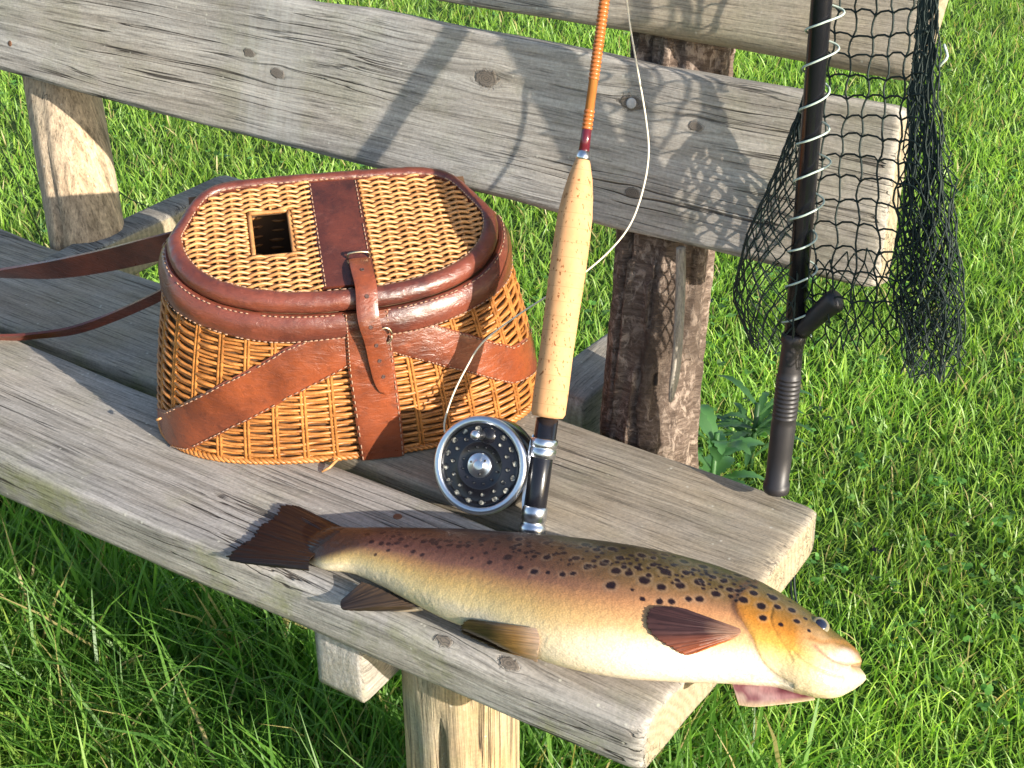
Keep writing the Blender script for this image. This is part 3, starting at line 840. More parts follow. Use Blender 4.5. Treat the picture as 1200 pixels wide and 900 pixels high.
c1 = t.noise(t.scaled((60, 60, 60)), 1, 4, .6); c2 = t.noise(t.scaled((500, 500, 90)), 1, 3, .6); 
vz = t.n('ShaderNodeTexNoise', {'Vector': t.scaled((420, 420, 110)), 'Scale': 1.0, 'Detail': 2.0}).outputs[0]
col = t.mix(c1, (.42, .205, .09), (.62, .36, .175)); col = t.mix(t.math('MULTIPLY', jl, .45), col, (.25, .11, .04)); col = t.mix(t.ramp(vz, [(.63, 0), (.68, 1)]), col, (.22, .09, .03))
t.set(color=col, rough=.75, spec=.25, normal=t.bump(t.math('ADD', c1, t.ramp(vz, [(.62, 0), (.68, -1)])), .3, .0008))
M_CANE = plain('cane_varnish', (.38, .15, .04), .18, 0, .3, 40, .6)
M_WRAP = plain('orange_wrap', (.42, .125, .03), .3, 0, .15, 500, .5)
M_MAR = plain('maroon_wrap', (.10, .012, .02), .2, 0, .1, 300, .6)
M_ALU = plain('brushed_aluminium', (.62, .64, .68), .28, 1.0, .12, 300)
M_BLK = plain('black_anodised', (.008, .008, .011), .22, 0, .3, 200, .45, .08)
M_BLKM = plain('matt_black_plastic', (.022, .020, .022), .45, 0, .3, 120, .4)
def lathe(name, prof, mat, parent, base=RB, axis=RD, sides=32):
    P = np.array([base + axis * a for a, r in prof]); mb = MB(); mb.tube(P, [r for a, r in prof], sides, up=(1, 0, 0)); return mb.build(name, mat, parent)
def L_(py): return float((rp(py) - RB) @ RD)
a490, a185 = L_(490), L_(187)
w490 = .0142
lathe('cork_grip', [(a490, .004), (a490 + .001, w490 * .95)] + [(a490 + (a185 - a490) * f, w * (1 + .012 * math.sin(f * 70))) for f, w in ((.02, .0150), (.1, .0152), (.25, .0150), (.4, .0152), (.55, .0158), (.68, .0160), (.78, .0155), (.86, .0135), (.93, .0105), (.98, .0075), (1.0, .006))] + [(a185 + .0005, .003)], M_CORK.m, rod)
lathe('winding_check', [(a185 - .001, .0062), (a185 + .002, .0064), (a185 + .007, .0054), (a185 + .0075, .003)], M_ALU, rod)
aw = L_(152)
lathe('maroon_whipping', [(a185 + .006, .0048), (aw, .0042), (aw + .001, .003)], M_MAR, rod)
atop = L_(-60)
lathe('cane_blank', [(a185, .0042), (atop + .75, .0030), (atop + .752, .001)], M_CANE, rod, sides=6)
mb = MB(); k = aw
while k < atop:
    if not (L_(128) < k < L_(98)):
        P = [RB + RD * (k + q) for q in (0, .0005, .0022, .0027)]
        mb.tube(P, [.0042, .0048, .0048, .0042], 14, up=(1, 0, 0))
    k += .0036
o = mb.build('orange_whipping', M_WRAP, rod)
# reel seat
lathe('reel_seat', [(0.003, .009), (.004, .0098), (a490 - .001, .0098), (a490, .006)], M_BLK, rod)
lathe('end_cap', [(-.006, .0085), (-.004, .0112), (.000, .0118), (.004, .0116), (.005, .0104), (.009, .0104), (.0095, .0112), (.020, .0112), (.0215, .0095)], M_ALU, rod)
rr0, rr1 = L_(537), L_(515)
lathe('locking_ring', [(rr0, .0098), (rr0 + .001, .0118), (rr0 + .008, .0118), (rr0 + .009, .0108), (rr0 + .010, .0120), (rr1, .0120), (rr1 + .001, .0098)], M_ALU, rod)
# reel
Q = rp(556)
vd = Q - CAM; vd /= np.linalg.norm(vd)
Ox = -CM[0]; Ox = Ox - RD * (Ox @ RD); Ox /= np.linalg.norm(Ox)
AX0 = np.cross(RD, Ox); AX0 = AX0 if AX0 @ vd < 0 else -AX0
th_ = math.radians(-20)      # turn the reel slightly about the rod
Ox2 = Ox * math.cos(th_) + AX0 * math.sin(th_); AX = AX0 * math.cos(th_) - Ox * math.sin(th_)
RR = .0325
KS = 1.31
RC = Q + Ox2 * .0525
def circ(c, r, n=64, ax=AX, e1=RD, e2=Ox2):
    a = np.linspace(0, 2 * np.pi, n, endpoint=False); return c + np.outer(np.cos(a), e2) * r + np.outer(np.sin(a), e1) * r
def lathe2(name, prof, mat, parent, n=64, c=RC, ax=AX):
    mb = MB(); mb.grid(np.array([circ(c + ax * h * KS, r * KS, n) for h, r in prof]), closed_v=True)
    return mb.build(name, mat, parent)
reel = lathe2('reel_frame', [(-.023, .0001), (-.023, .029), (-.022, .0312), (-.019, .0322), (.005, .0322), (.007, .0290), (.000, .028)], M_BLK, rod)
lathe2('reel_rim', [(.004, .0312), (.0045, .0328), (.0065, .0336), (.0092, .0334), (.0105, .0322), (.0105, .0296), (.0095, .0284), (.006, .028)], M_ALU, reel)
# spool face with real holes: annulus sectors around holes made as raised plates with sunk bright discs
lathe2('spool_face', [(.0068, .0283), (.0078, .0278), (.0082, .024), (.0082, .0175), (.0088, .0165), (.0088, .0155), (.0080, .0148), (.0080, .008), (.0080, .0001)], M_BLK, reel)
M_HOLE = NT('line_seen_through_holes'); t = M_HOLE
t.set(color=t.ramp(t.noise(t.scaled((330, 330, 330)), 1, 3, .6), [(.42, (.01, .01, .012)), (.52, (.20, .19, .16)), (.66, (.55, .52, .42))]), rough=.5)
M_HOLE = M_HOLE.m
def hole(r, a, sx, sy, h=.0084):
    h, r, sx, sy = h * KS, r * KS, sx * KS, sy * KS
    c = RC + AX * h + Ox2 * math.cos(a) * r + RD * math.sin(a) * r
    er = Ox2 * math.cos(a) + RD * math.sin(a); et = -Ox2 * math.sin(a) + RD * math.cos(a)
    b = np.linspace(0, 2 * np.pi, 12, endpoint=False)
    outer = c + np.outer(np.cos(b), er) * sx + np.outer(np.sin(b), et) * sy
    inner = c - AX * .0006 + np.outer(np.cos(b), er) * sx * .85 + np.outer(np.sin(b), et) * sy * .85
    m1 = MB(); m1.tube(outer, .00035, 5, closed=True); m1.build('hole_edge', M_BLK, reel)
    m2 = MB(); m2.add(inner + AX * .0004, [tuple(range(12))]); return m2.build('spool_hole', M_HOLE, reel)
for k in range(16):
    a = 2 * math.pi * (k + .5) / 16
    hole(.0250, a, .0019, .0024)
for k in range(14):
    hole(.0200, 2 * math.pi * k / 14, .0014, .0014)
for k in range(12):
    hole(.0125, 2 * math.pi * k / 12 + .2, .0006, .0006)
lathe2('spool_cap', [(.0080, .0086), (.0098, .0086), (.0103, .0080), (.0103, .0042), (.0112, .0038), (.0116, .0028), (.0116, .0001)], M_ALU, reel, 32)
for a in (0.3, 2.4, 4.5):
    c = RC + (AX * .0110 + Ox2 * math.cos(a) * .0058 + RD * math.sin(a) * .0058) * KS
    lathe2('cap_screw', [(0, .0008), (.0006, .0008), (.0008, .0001)], M_BLK, reel, 8, c=c)
c = RC + (Ox2 * .002 + RD * .0205) * KS
lathe2('handle_plate', [(.0083, .0058), (.0092, .0056), (.0094, .0001)], M_BLK, reel, 24, c=c - Ox2 * .006)
lathe2('handle_knob', [(.0090, .0034), (.0135, .0026), (.0200, .0034), (.0212, .0028), (.0215, .0001)], M_ALU, reel, 20, c=c)
# foot joining reel to seat
mb = MB(); e = RC - Ox2 * .030
f0, f1 = -.014, .016
P = [[e + RD * f0 * .5, Q + Ox2 * .0105 + RD * -.030], [e + RD * f1 * .5, Q + Ox2 * .0105 + RD * .030]]
def slab(mb, pts, nrm_, h):
    pts = np.array(pts); k = len(pts); V = np.concatenate([pts + nrm_ * h, pts - nrm_ * h])
    F = [tuple(range(k)), tuple(range(2 * k - 1, k - 1, -1))] + [(i, i + k, (i + 1) % k + k, (i + 1) % k) for i in range(k)]
    mb.add(V, F)
slab(mb, [RC - Ox2 * .0395 + RD * .008, Q + Ox2 * .0125 + RD * .010, Q + Ox2 * .0115 + RD * .028, Q + Ox2 * .0100 + RD * .034, Q + Ox2 * .0092 + RD * .034,
          Q + Ox2 * .0092 - RD * .034, Q + Ox2 * .0100 - RD * .034, Q + Ox2 * .0115 - RD * .026, Q + Ox2 * .0125 - RD * .010, RC - Ox2 * .0395 - RD * .008], AX, .0045)
mb.build('reel_foot', M_ALU, reel, smooth=False)
# fly line
def rodoff(py, px, d):      # point seen at px,py at the rod plane shifted by d in y
    dd = ray(px, py); n = np.array([0, 1, -.545]); return CAM + dd * (.166 + d - n @ CAM) / (n @ dd)
pts = [RC + Ox2 * .026 + RD * .012 - AX * .004, rodoff(505, 521, .010), rodoff(470, 528, .012), rodoff(430, 547, .014), rodoff(400, 567, .016), rodoff(370, 606, .018), rodoff(348, 640, .020),
       rodoff(320, 684, .020), rodoff(290, 718, .030), rodoff(260, 740, .034), rodoff(220, 754, .036), rodoff(180, 760, .036), rodoff(140, 757, .034), rodoff(80, 747, .028), rodoff(20, 737, .022), rodoff(-60, 728, .006), rodoff(-160, 724, .002)]
mb = MB(); mb.tube(smooth_path(pts, 140), .00085, 7); mb.build('fly_line', plain('cream_line', (.72, .66, .50), .45, 0, .1, 300), rod)

# ---------------------------------------------------------------- trout
fish = thing('brown_trout', (-.1, .05, 0), 'large spotted brown trout lying on its side along the bench front', 'fish')
ST = [((352, 640), (354, 655), .0014), ((385, 620), (378, 667), .0075), ((425, 619), (410, 672), .0125), ((460, 619), (440, 685), .0160), ((500, 620), (478, 705), .0190), ((540, 621), (515, 724), .0220),
      ((580, 624), (556, 741), .0250), ((620, 627), (600, 761), .0280), ((660, 631), (645, 778), .0305), ((700, 636), (690, 789), .0320), ((740, 642), (735, 796), .0325),
      ((780, 650), (780, 799), .0320), ((820, 660), (822, 801), .0305), ((855, 671), (858, 802), .0295), ((885, 683), (888, 804), .0280), ((910, 696), (912, 806), .0265),
      ((935, 711), (937, 813), .0245), ((957, 727), (960, 818), .0215), ((978, 743), (982, 818), .0170), ((993, 754), (1000, 810), .0125), ((1002, 762), (1011, 802), .0080), ((1007, 770), (1015, 797), .0040)]
NS, NR = 740, 288
ts = np.linspace(0, len(ST) - 1, NS)
arr = np.array([[*a, *b, r] for a, b, r in ST], float)
S_ = smooth_path(arr, NS)
cen = []; hv = []; bb_ = []
for q in S_:
    zc = max(q[4] + .001, .004)
    if q[0] > 850: zc = zc + (q[0] - 850) / 160 * .008
    A_ = at(q[0], q[1], zc); B_ = at(q[2], q[3], zc)
    c = (A_ + B_) / 2; h_ = (A_ - B_) / 2
    view = c - CAM; el_ = math.atan2(-view[2], np.hypot(view[0], view[1]))
    kk = 1 - (q[4] / math.tan(el_) / np.linalg.norm(h_)) ** 2
    k_ = math.sqrt(max(.42, kk))
    cen.append(c); hv.append(h_ * k_); bb_.append(q[4])
cen = np.array(cen); hv = np.array(hv); bb_ = np.array(bb_)
a = np.linspace(0, 2 * np.pi, NR, endpoint=False)
ca, sa = np.cos(a), np.sin(a)
pe = 2.15
rr_n = (np.abs(ca) ** pe + np.abs(sa) ** pe) ** (-1 / pe)
V = cen[:, None] + hv[:, None] * (ca * rr_n)[None, :, None] + np.array([0, 0, 1.0]) * (bb_[:, None] * (sa * rr_n)[None])[..., None]
VP = proj(V)
top = (sa > -.2)[None] * np.ones((NS, 1), bool)
def pdist(P, line):
    line = np.array(line, float); best = np.full(P.shape[:-1], 1e9); side = np.zeros(P.shape[:-1])
    for i in range(len(line) - 1):
        A_, B_ = line[i], line[i + 1]; d = B_ - A_; L2 = d @ d
        t_ = np.clip(((P - A_) @ d) / L2, 0, 1); q = A_ + t_[..., None] * d; dd = np.linalg.norm(P - q, axis=-1)
        s_ = np.sign((P[..., 0] - q[..., 0]) * d[1] - (P[..., 1] - q[..., 1]) * d[0])
        side = np.where(dd < best, s_, side); best = np.minimum(best, dd)
    return best, side
gill = smooth_path([(884, 682), (870, 690), (862, 702), (862, 715), (872, 731), (882, 748), (888, 764), (897, 779), (912, 792), (930, 801)], 40)
dg, sg = pdist(VP, gill)
mouth = smooth_path([(1012, 784), (1003, 779), (990, 778), (975, 773), (962, 764), (955, 757)], 24)
dm, sm = pdist(VP, mouth)
maxl = smooth_path([(950, 747), (962, 752), (978, 752), (992, 754), (1004, 762)], 20)
dx, sx_ = pdist(VP, maxl)
jaw = smooth_path([(930, 765), (945, 778), (965, 787), (990, 795)], 20)
dj, sj = pdist(VP, jaw)
pre = smooth_path([(905, 712), (903, 728), (912, 748), (922, 762), (928, 775)], 20)
dp_, sp_ = pdist(VP, pre)
Nn = V - cen[:, None]; Nn /= np.linalg.norm(Nn, axis=-1, keepdims=True) + 1e-9
disp = np.zeros((NS, NR))
# operculum is a raised plate on the head side of the gill line
headside = (VP[..., 0] > np.interp(VP[..., 1], gill[:, 1], gill[:, 0]))
disp += .0007 * np.tanh(np.where(headside, 1, -1) * dg / 3.2) * np.exp(-dg / 30) * top
disp -= .0034 * np.exp(-(dm / 2.4) ** 2) * top * np.interp(VP[..., 0], [955, 975, 1005], [0, .4, 1])
disp -= .0003 * np.exp(-(dx / 3) ** 2) * top
disp -= .0010 * np.exp(-(dj / 1.8) ** 2) * top
disp -= .0005 * np.exp(-(dp_ / 2.2) ** 2) * top
disp += .0016 * np.exp(-(np.hypot(VP[..., 0] - 965, VP[..., 1] - 730) / 9) ** 2) * top
lip = np.exp(-(np.hypot(VP[..., 0] - 990, (VP[..., 1] - 766) * 1.6) / 15) ** 2); disp += .0004 * lip * top
V = V + Nn * disp[..., None]
fwd = at(1015, 795, .02) - at(950, 775, .02); fwd /= np.linalg.norm(fwd)
V = V - fwd * (.0095 * np.exp(-((VP[..., 0] - 1013) / 11) ** 2 - ((VP[..., 1] - 783) / 4.5) ** 2))[..., None]
V = V + Nn * (.00028 * fbm(np.stack([V[..., 0] * 260, V[..., 1] * 260, V[..., 2] * 260], -1), 3, 2))[..., None]
# colours of the living skin: v = 0 belly .. 1 back
vv = (ca * rr_n * .5 + .5)[None] + 0 * V[..., 0]
ss2 = (np.arange(NS) / (NS - 1))[:, None] + 0 * vv
nz_ = fbm(np.stack([V[..., 0] * 35, V[..., 1] * 35, V[..., 2] * 35], -1), 9, 3)
nf = fbm(np.stack([V[..., 0] * 420, V[..., 1] * 420, V[..., 2] * 420], -1), 19, 2)
px_ = VP[..., 0]
def ramp3(v, stops):
    xs = [s[0] for s in stops]; return np.stack([np.interp(v, xs, [s[1][i] for s in stops]) for i in range(3)], -1)
vn = np.clip(vv + .05 * nz_, 0, 1)
# tail half is redder above and golden below, front is olive above, orange mid, cream below
front = ramp3(vn, [(0, (.70, .59, .46)), (.05, (.70, .56, .40)), (.12, (.60, .385, .19)), (.20, (.52, .285, .125)), (.29, (.43, .205, .09)), (.36, (.28, .14, .066)), (.46, (.16, .09, .036)), (.60, (.095, .062, .02)), (.8, (.055, .04, .012)), (1, (.045, .035, .012))])
rear = ramp3(vn, [(0, (.50, .43, .30)), (.06, (.58, .45, .22)), (.16, (.55, .36, .13)), (.26, (.42, .22, .085)), (.35, (.22, .095, .06)), (.48, (.12, .048, .034)), (.7, (.07, .03, .018)), (1, (.04, .02, .01))])
wt = np.clip((px_ - 560) / 230, 0, 1)[..., None]; wt = wt * wt * (3 - 2 * wt)
C = rear * (1 - wt) + front * wt
# head: yellow-orange cheek
head = ramp3(vn, [(0, (.52, .42, .27)), (.08, (.56, .41, .17)), (.16, (.56, .31, .06)), (.30, (.46, .18, .025)), (.45, (.26, .12, .022)), (.64, (.12, .08, .022)), (1, (.05, .04, .014))])
wh = (headside & (px_ > 850))[..., None] * 1.0
C = C * (1 - wh) + head * wh
pk = np.clip((px_ - 930) / 45, 0, 1)[..., None] * np.clip((.6 - vn) * 3, 0, 1)[..., None]
C = C * (1 - pk) + (np.array([.56, .45, .28]) * (1 + .22 * nz_ + .12 * nf)[..., None]) * pk
C = C * (1 + .10 * nf[..., None]) * (1 + .06 * nz_[..., None])
lipm = np.clip(np.exp(-(np.hypot((VP[..., 0] - 990) / 1.0, (VP[..., 1] - 768) * 1.9) / 14) ** 3) * 1.0, 0, 1)[..., None] * top[..., None]
C = C * (1 - lipm) + (np.array([.50, .36, .33]) * (1 + .45 * nz_ + .3 * nf)[..., None]) * lipm
mk = (np.exp(-(dm / 2.2) ** 2) * .6 * top)[..., None]; C = C * (1 - mk) + np.array([.16, .05, .045]) * mk
mk = (np.exp(-(dx / 3.4) ** 2) * .75 * top)[..., None]; C = C * (1 - mk) + np.array([.30, .135, .035]) * mk
mk = (np.exp(-(dj / 1.5) ** 2) * .45 * top)[..., None]; C = C * (1 - mk) + np.array([.45, .30, .12]) * mk
# grey margin of the gill cover
gm = (np.exp(-(dg / np.interp(VP[..., 1], [690, 725, 760], [5.5, 4.5, 2.2])) ** 2) * top * np.interp(VP[..., 1], [690, 720, 745, 790], [.8, .62, .30, .16]))[..., None]; C = C * (1 - gm) + np.array([.15, .06, .035]) * gm
# tail end fades to the fin colour
tf = np.clip((396 - px_ + np.clip((654 - VP[..., 1]) * 3, -25, 45)) / 30, 0, 1)[..., None]; C = C * (1 - tf) + np.array([.075, .034, .02]) * tf
V0 = V.reshape(-1, 3)
spots = [(447, 637, 3), (470, 632, 3.4), (497, 634, 4), (507, 633, 4), (476, 640, 2.5), (455, 645, 2.4), (440, 650, 2), (484, 646, 3), (495, 650, 2.6), (515, 641, 3), (538, 640, 3.4), (549, 636, 3),
         (505, 634, 3), (528, 634, 3), (567, 633, 4), (583, 636, 3), (608, 632, 4), (620, 640, 3), (640, 636, 3.6), (595, 653, 5), (574, 659, 3), (569, 648, 2.5), (553, 654, 2), (626, 652, 3), (641, 653, 4), (610, 665, 3), (626, 670, 4),
         (642, 671, 2.6), (659, 673, 3.6), (672, 672, 3.2), (675, 654, 4), (661, 648, 3), (689, 664, 4.5), (686, 638, 4.5), (699, 644, 4), (708, 660, 4.6), (717, 643, 4.5), (722, 669, 4.8), (726, 654, 4), (737, 672, 4.2), (716, 686, 5), (731, 642, 3), (740, 651, 3),
         (752, 651, 5), (755, 680, 5.6), (747, 665, 3.6), (753, 702, 3), (765, 662, 3.2), (767, 661, 3), (775, 688, 4.4), (773, 705, 3.6), (787, 705, 3.8), (780, 670, 5.6), (779, 650, 4), (802, 658, 5), (766, 648, 3), (789, 662, 3), (797, 686, 5), (804, 671, 4),
         (807, 702, 3.4), (820, 702, 4.4), (824, 664, 5), (819, 682, 5), (835, 676, 4), (839, 696, 4.8), (848, 681, 4), (848, 665, 3), (856, 691, 4.2), (865, 674, 4.2), (878, 677, 3), (858, 678, 2.4), (836, 662, 2.6), (812, 656, 2.6), (790, 652, 2.4), (793, 674, 2.4), (741, 691, 2),
         (871, 703, 4.5), (883, 695, 4.2), (892, 710, 4.8), (894, 724, 3.8), (906, 700, 4.6), (911, 711, 3.4), (928, 715, 4), (934, 728, 3.2), (915, 732, 2.4), (948, 739, 2), (901, 697, 2.4), (885, 688, 3), (944, 725, 2.4), (903, 690, 2.4), (926, 705, 2)]
rs = np.random.default_rng(3)
for _ in range(200):
    x_ = rs.uniform(430, 880); y_ = np.interp(x_, [430, 640, 760, 880], [619, 628, 646, 680]) + rs.uniform(2, 30 if x_ > 600 else 18); spots.append((x_, y_, rs.uniform(1.0, 3.2)))
bvh_f = BVHTree.FromPolygons([tuple(v) for v in V[::4, ::3].reshape(-1, 3)],
    [(i * (NR // 3) + j, (i + 1) * (NR // 3) + j, (i + 1) * (NR // 3) + (j + 1) % (NR // 3), i * (NR // 3) + (j + 1) % (NR // 3)) for i in range(NS // 4 - 1) for j in range(NR // 3)])
def hitf(px, py):
    d = ray(px, py); d /= np.linalg.norm(d)
    h = bvh_f.ray_cast(Vector(CAM), Vector(d)); return (None, None) if h[0] is None else (np.array(h[0]), np.array(h[1]))
Cf = C.reshape(-1, 3).copy()
for (x_, y_, r_) in spots:
    P_, _n = hitf(x_, y_)
    if P_ is None: continue
    R_ = r_ * .00056 * 1.45
    dv = V0 - P_; el1 = rs.uniform(.8, 1.25); an = rs.uniform(0, 3.14)
    ex = np.array([math.cos(an), math.sin(an), 0])
    dd = np.sqrt((dv ** 2).sum(1) + (el1 - 1) * (dv @ ex) ** 2) * (1 + .18 * nf.reshape(-1))
    halo = np.clip(1 - (dd - R_ * 1.15) / (R_ * .7), 0, 1) * .14 * (x_ > 600) * (r_ > 3)
    Cf = Cf * (1 - halo[:, None]) + np.array([.50, .36, .24]) * halo[:, None]
    mk = np.clip((R_ * 1.12 - dd) / (R_ * .28), 0, 1) * (1.0 if x_ > 600 else .88)
    Cf = Cf * (1 - mk[:, None]) + np.array([.014, .006, .008]) * mk[:, None]
C = Cf
ii, jj = np.meshgrid(np.arange(NS - 1), np.arange(NR), indexing='ij')
F = np.stack([ii * NR + jj, ii * NR + (jj + 1) % NR, (ii + 1) * NR + (jj + 1) % NR, (ii + 1) * NR + jj], -1).reshape(-1, 4)
capV = np.stack([V[0].mean(0), V[-1].mean(0)])
nV = len(V0)
Vall = np.concatenate([V0, capV]); Call = np.concatenate([C, C[[0]], C[[-1]]])
F2 = np.array([(nV, (j + 1) % NR, j, j) for j in range(NR)] + [(nV + 1, (NS - 1) * NR + j, (NS - 1) * NR + (j + 1) % NR, (NS - 1) * NR + (j + 1) % NR) for j in range(NR)])
M_FISH = NT('trout_skin'); t = M_FISH
va = t.n('ShaderNodeVertexColor', layer_name='tint').outputs[0]
sc_v = t.n('ShaderNodeTexVoronoi', {'Vector': t.scaled((560, 820, 820)), 'Scale': 1.0}).outputs['Distance']
sl = t.noise(t.scaled((40, 40, 40)), 1, 3, .6)
t.set(color=t.mix(.38, va, t.mix(1.0, va, t.ramp(sc_v, [(0, 1.35), (.8, .55)]), 'MULTIPLY')), rough=t.math('ADD', t.math('MULTIPLY', sl, .3), .24), spec=.25, normal=t.bump(sc_v, .35, .0005), coat=.06, coatr=.1)
t.b.inputs['Subsurface Weight'].default_value = .03
t.b.inputs['Subsurface Radius'].default_value = (.004, .002, .001)
t.b.inputs['Subsurface Scale'].default_value = .5
me_F = [tuple(map(int, f)) for f in F] + [tuple(map(int, f[:3])) for f in F2]
mesh_obj('trout_body', Vall, me_F, M_FISH.m, fish, cols=Call)
# fins
M_FIN = NT('fin_membrane'); t = M_FIN
va = t.n('ShaderNodeVertexColor', layer_name='tint').outputs[0]
t.set(color=va, rough=.38, spec=.45, coat=.2)
trf = t.n('ShaderNodeBsdfTranslucent', {'Color': t.mix(1.0, va, (1.6, 1.3, 1.0), 'MULTIPLY')})
mxf = t.n('ShaderNodeMixShader', {0: .3, 1: t.b.outputs[0], 2: trf.outputs[0]})
t.t.links.new(mxf.outputs[0], t.out.inputs[0])
def fin(name, base, tip, zfun, cfun, n=64, k=22, th=.0012, ripple=.0006, rays=16, rag=0.0):
    base = smooth_path(base, n); tip = smooth_path(tip, n); G = np.zeros((k, n, 3)); CC = np.zeros((k, n, 3))
    for i in range(k):
        f = i / (k - 1)
        for j in range(n):
            fr = f * (1 - rag * (1 + math.sin(j * 2.1) * math.sin(j * .77 + 1) + .8 * math.sin(j * .23 + 2)))
            p = base[j] * (1 - fr) + tip[j] * fr
            w_ = abs(math.sin(math.pi * rays * (j / (n - 1) + .035 * math.sin(j * .31 + 1.3) + .012 * math.sin(j * .83 + f * 2))))
            G[i, j] = zfun(p[0], p[1], f) + np.array([0, 0, 1]) * ripple * (1 - w_) * (1 - .4 * f)
            CC[i, j] = np.array(cfun(f, j / (n - 1))) * (1 - .45 * (w_ > .8) * (.4 + .6 * f)) * (1 + .18 * vnoise(np.array([i * .35, j * 1.3, 0.]), 3))
    Bk = G - np.array([0, 0, th])
    mb = MB(); mb.grid(G, col=CC.reshape(-1, 3)); mb.grid(Bk[::-1], col=CC[::-1].reshape(-1, 3))
    for (A_, B_, cc) in ((G[0], Bk[0], CC[0]), (G[-1], Bk[-1], CC[-1]), (G[:, 0], Bk[:, 0], CC[:, 0]), (G[:, -1], Bk[:, -1], CC[:, -1])):
        mb.grid(np.array([A_, B_]), col=np.concatenate([cc, cc]))
    return mb.build(name, M_FIN.m, fish, weld=True)
def mixc(a_, b_, f): return tuple(x * (1 - f) + y * f for x, y in zip(a_, b_))
def TAILZ(x, y, f):
    P_, N_ = hitf(x, y); k = max(0, 1 - f * 2.2)
    B_ = at(x, y, .004 + .007 * (1 - f) ** 1.6)
    if P_ is None: return B_
    z = max(P_[2] - .002 + .0032 * min(1, f / .12), B_[2]); return at(x, y, z)
fin('tail_fin', [(408, 621), (392, 633), (376, 645), (363, 655), (362, 668)], [(345, 591), (331, 592), (322, 599), (311, 611), (300, 620), (290, 630), (277, 643), (263, 655), (300, 661)],
    TAILZ, lambda f, g: mixc(mixc((.040, .022, .014), (.030, .022, .016), g), (.013, .011, .011), min(1, f * 1.2)), n=90, k=34, ripple=.0005, rays=24, rag=.04)
fin('anal_fin', [(424, 682), (445, 690), (470, 703), (488, 710), (496, 714)], [(400, 703), (399, 709), (405, 714), (440, 715), (487, 716)],
    lambda x, y, f: at(x, y, .010 * (1 - f) + .002), lambda f, g: mixc((.09, .055, .03), (.035, .024, .02), f) if g < .85 else (.62, .52, .38), rays=10)
def on_fish(off):
    last = [at(600, 740, .03)]
    def z(x, y, f):
        P_, N_ = hitf(x, y)
        if P_ is None:
            d = ray(x, y); P = CAM + d * np.linalg.norm(last[0] - CAM) / np.linalg.norm(d); return P
        if N_ @ (CAM - P_) < 0: N_ = -N_
        last[0] = P_ + N_ * (off[0] + (off[1] - off[0]) * f)
        return last[0]
    return z
def PELV(x, y, f):
    P_, N_ = hitf(x, y); B_ = at(x, y, .004)
    if P_ is None: return B_ + np.array([0, 0, .002])
    if N_ @ (CAM - P_) < 0: N_ = -N_
    return P_ + N_ * .0022
fin('pelvic_fin', [(630, 737), (634, 748), (633, 760), (630, 775)], [(548, 724), (541, 735), (545, 745), (585, 764)],
    PELV, lambda f, g: mixc(mixc((.60, .46, .33), (.56, .29, .09), min(1, f * 3.2)), (.075, .048, .024), min(1, max(0, f * 1.9 - .15 - .35 * g))), rays=9, rag=.03)
fin('pectoral_fin', [(867, 738), (868, 741), (867, 744), (863, 747)], [(800, 715), (770, 713), (756, 720), (757, 733), (770, 750), (790, 762), (805, 766), (822, 762)],
    on_fish((.0012, .0026)), lambda f, g: mixc(mixc((.30, .16, .11), (.50, .28, .16), g), mixc((.055, .024, .022), (.40, .10, .025), max(0, min(1, g * 2.2 - 1.1))), min(1, f * 2.4)), n=80, k=30, rays=17, rag=.02, ripple=.0005)
# folded dorsal fin: a low ridge along the back
mb = MB()
P = [at(x_, y_, .030 + .004) for x_, y_ in ((560, 622.5), (590, 623), (625, 625), (660, 629), (690, 633.5), (712, 638))]
# eye
P_, N_ = hitf(962, 732)
if P_ is not None:
    if N_ @ (CAM - P_) < 0: N_ = -N_
    Ne = N_ * .55 - ray(964, 729) * .45 + np.array([0, 0, .1]); Ne /= np.linalg.norm(Ne)
    E1 = np.cross(Ne, [1, 0, 0]); E1 /= np.linalg.norm(E1); E2 = np.cross(Ne, E1)
    def cap(name, r, h, z0, mat):
        mb = MB(); rings = []
        for q in np.linspace(0, 1, 8):
            rad = r * math.cos(q * math.pi / 2 * .985); zz = z0 + h * math.sin(q * math.pi / 2)
            a_ = np.linspace(0, 2 * np.pi, 28, endpoint=False)
            rings.append(P_ + Ne * zz + np.outer(np.cos(a_), E1) * rad + np.outer(np.sin(a_), E2) * rad)
        mb.grid(np.array(rings), closed_v=True); mb.add(rings[-1], [tuple(range(28))]); return mb.build(name, mat, fish)
    cap('eye', .0070, .0022, -.0010, plain('iris', (.20, .17, .10), .12, 0, .3, 500, .8))
    cap('pupil', .0053, .0029, -.0009, plain('pupil_black', (.012, .014, .03), .06, 0, .1, 100, .9))
# lower gill flap opening below the throat
fin('gill_flap', [(858, 800), (885, 803), (915, 805), (948, 806)], [(866, 825), (885, 827), (918, 824), (955, 819)],
    lambda x, y, f: at(x, y, .013 - .004 * f), lambda f, g: mixc(tuple(float(np.interp(g + .10 * math.sin(f * 7) + .05 * math.sin(g * 31), [0, .18, .42, .6, .85, 1], q)) for q in ((.46, .22, .42, .36, .13, .10), (.35, .08, .27, .19, .025, .02), (.29, .10, .27, .20, .04, .03))), (.50, .39, .26), max(0, f * 3.4 - 2.4)), rays=.001, ripple=.0)

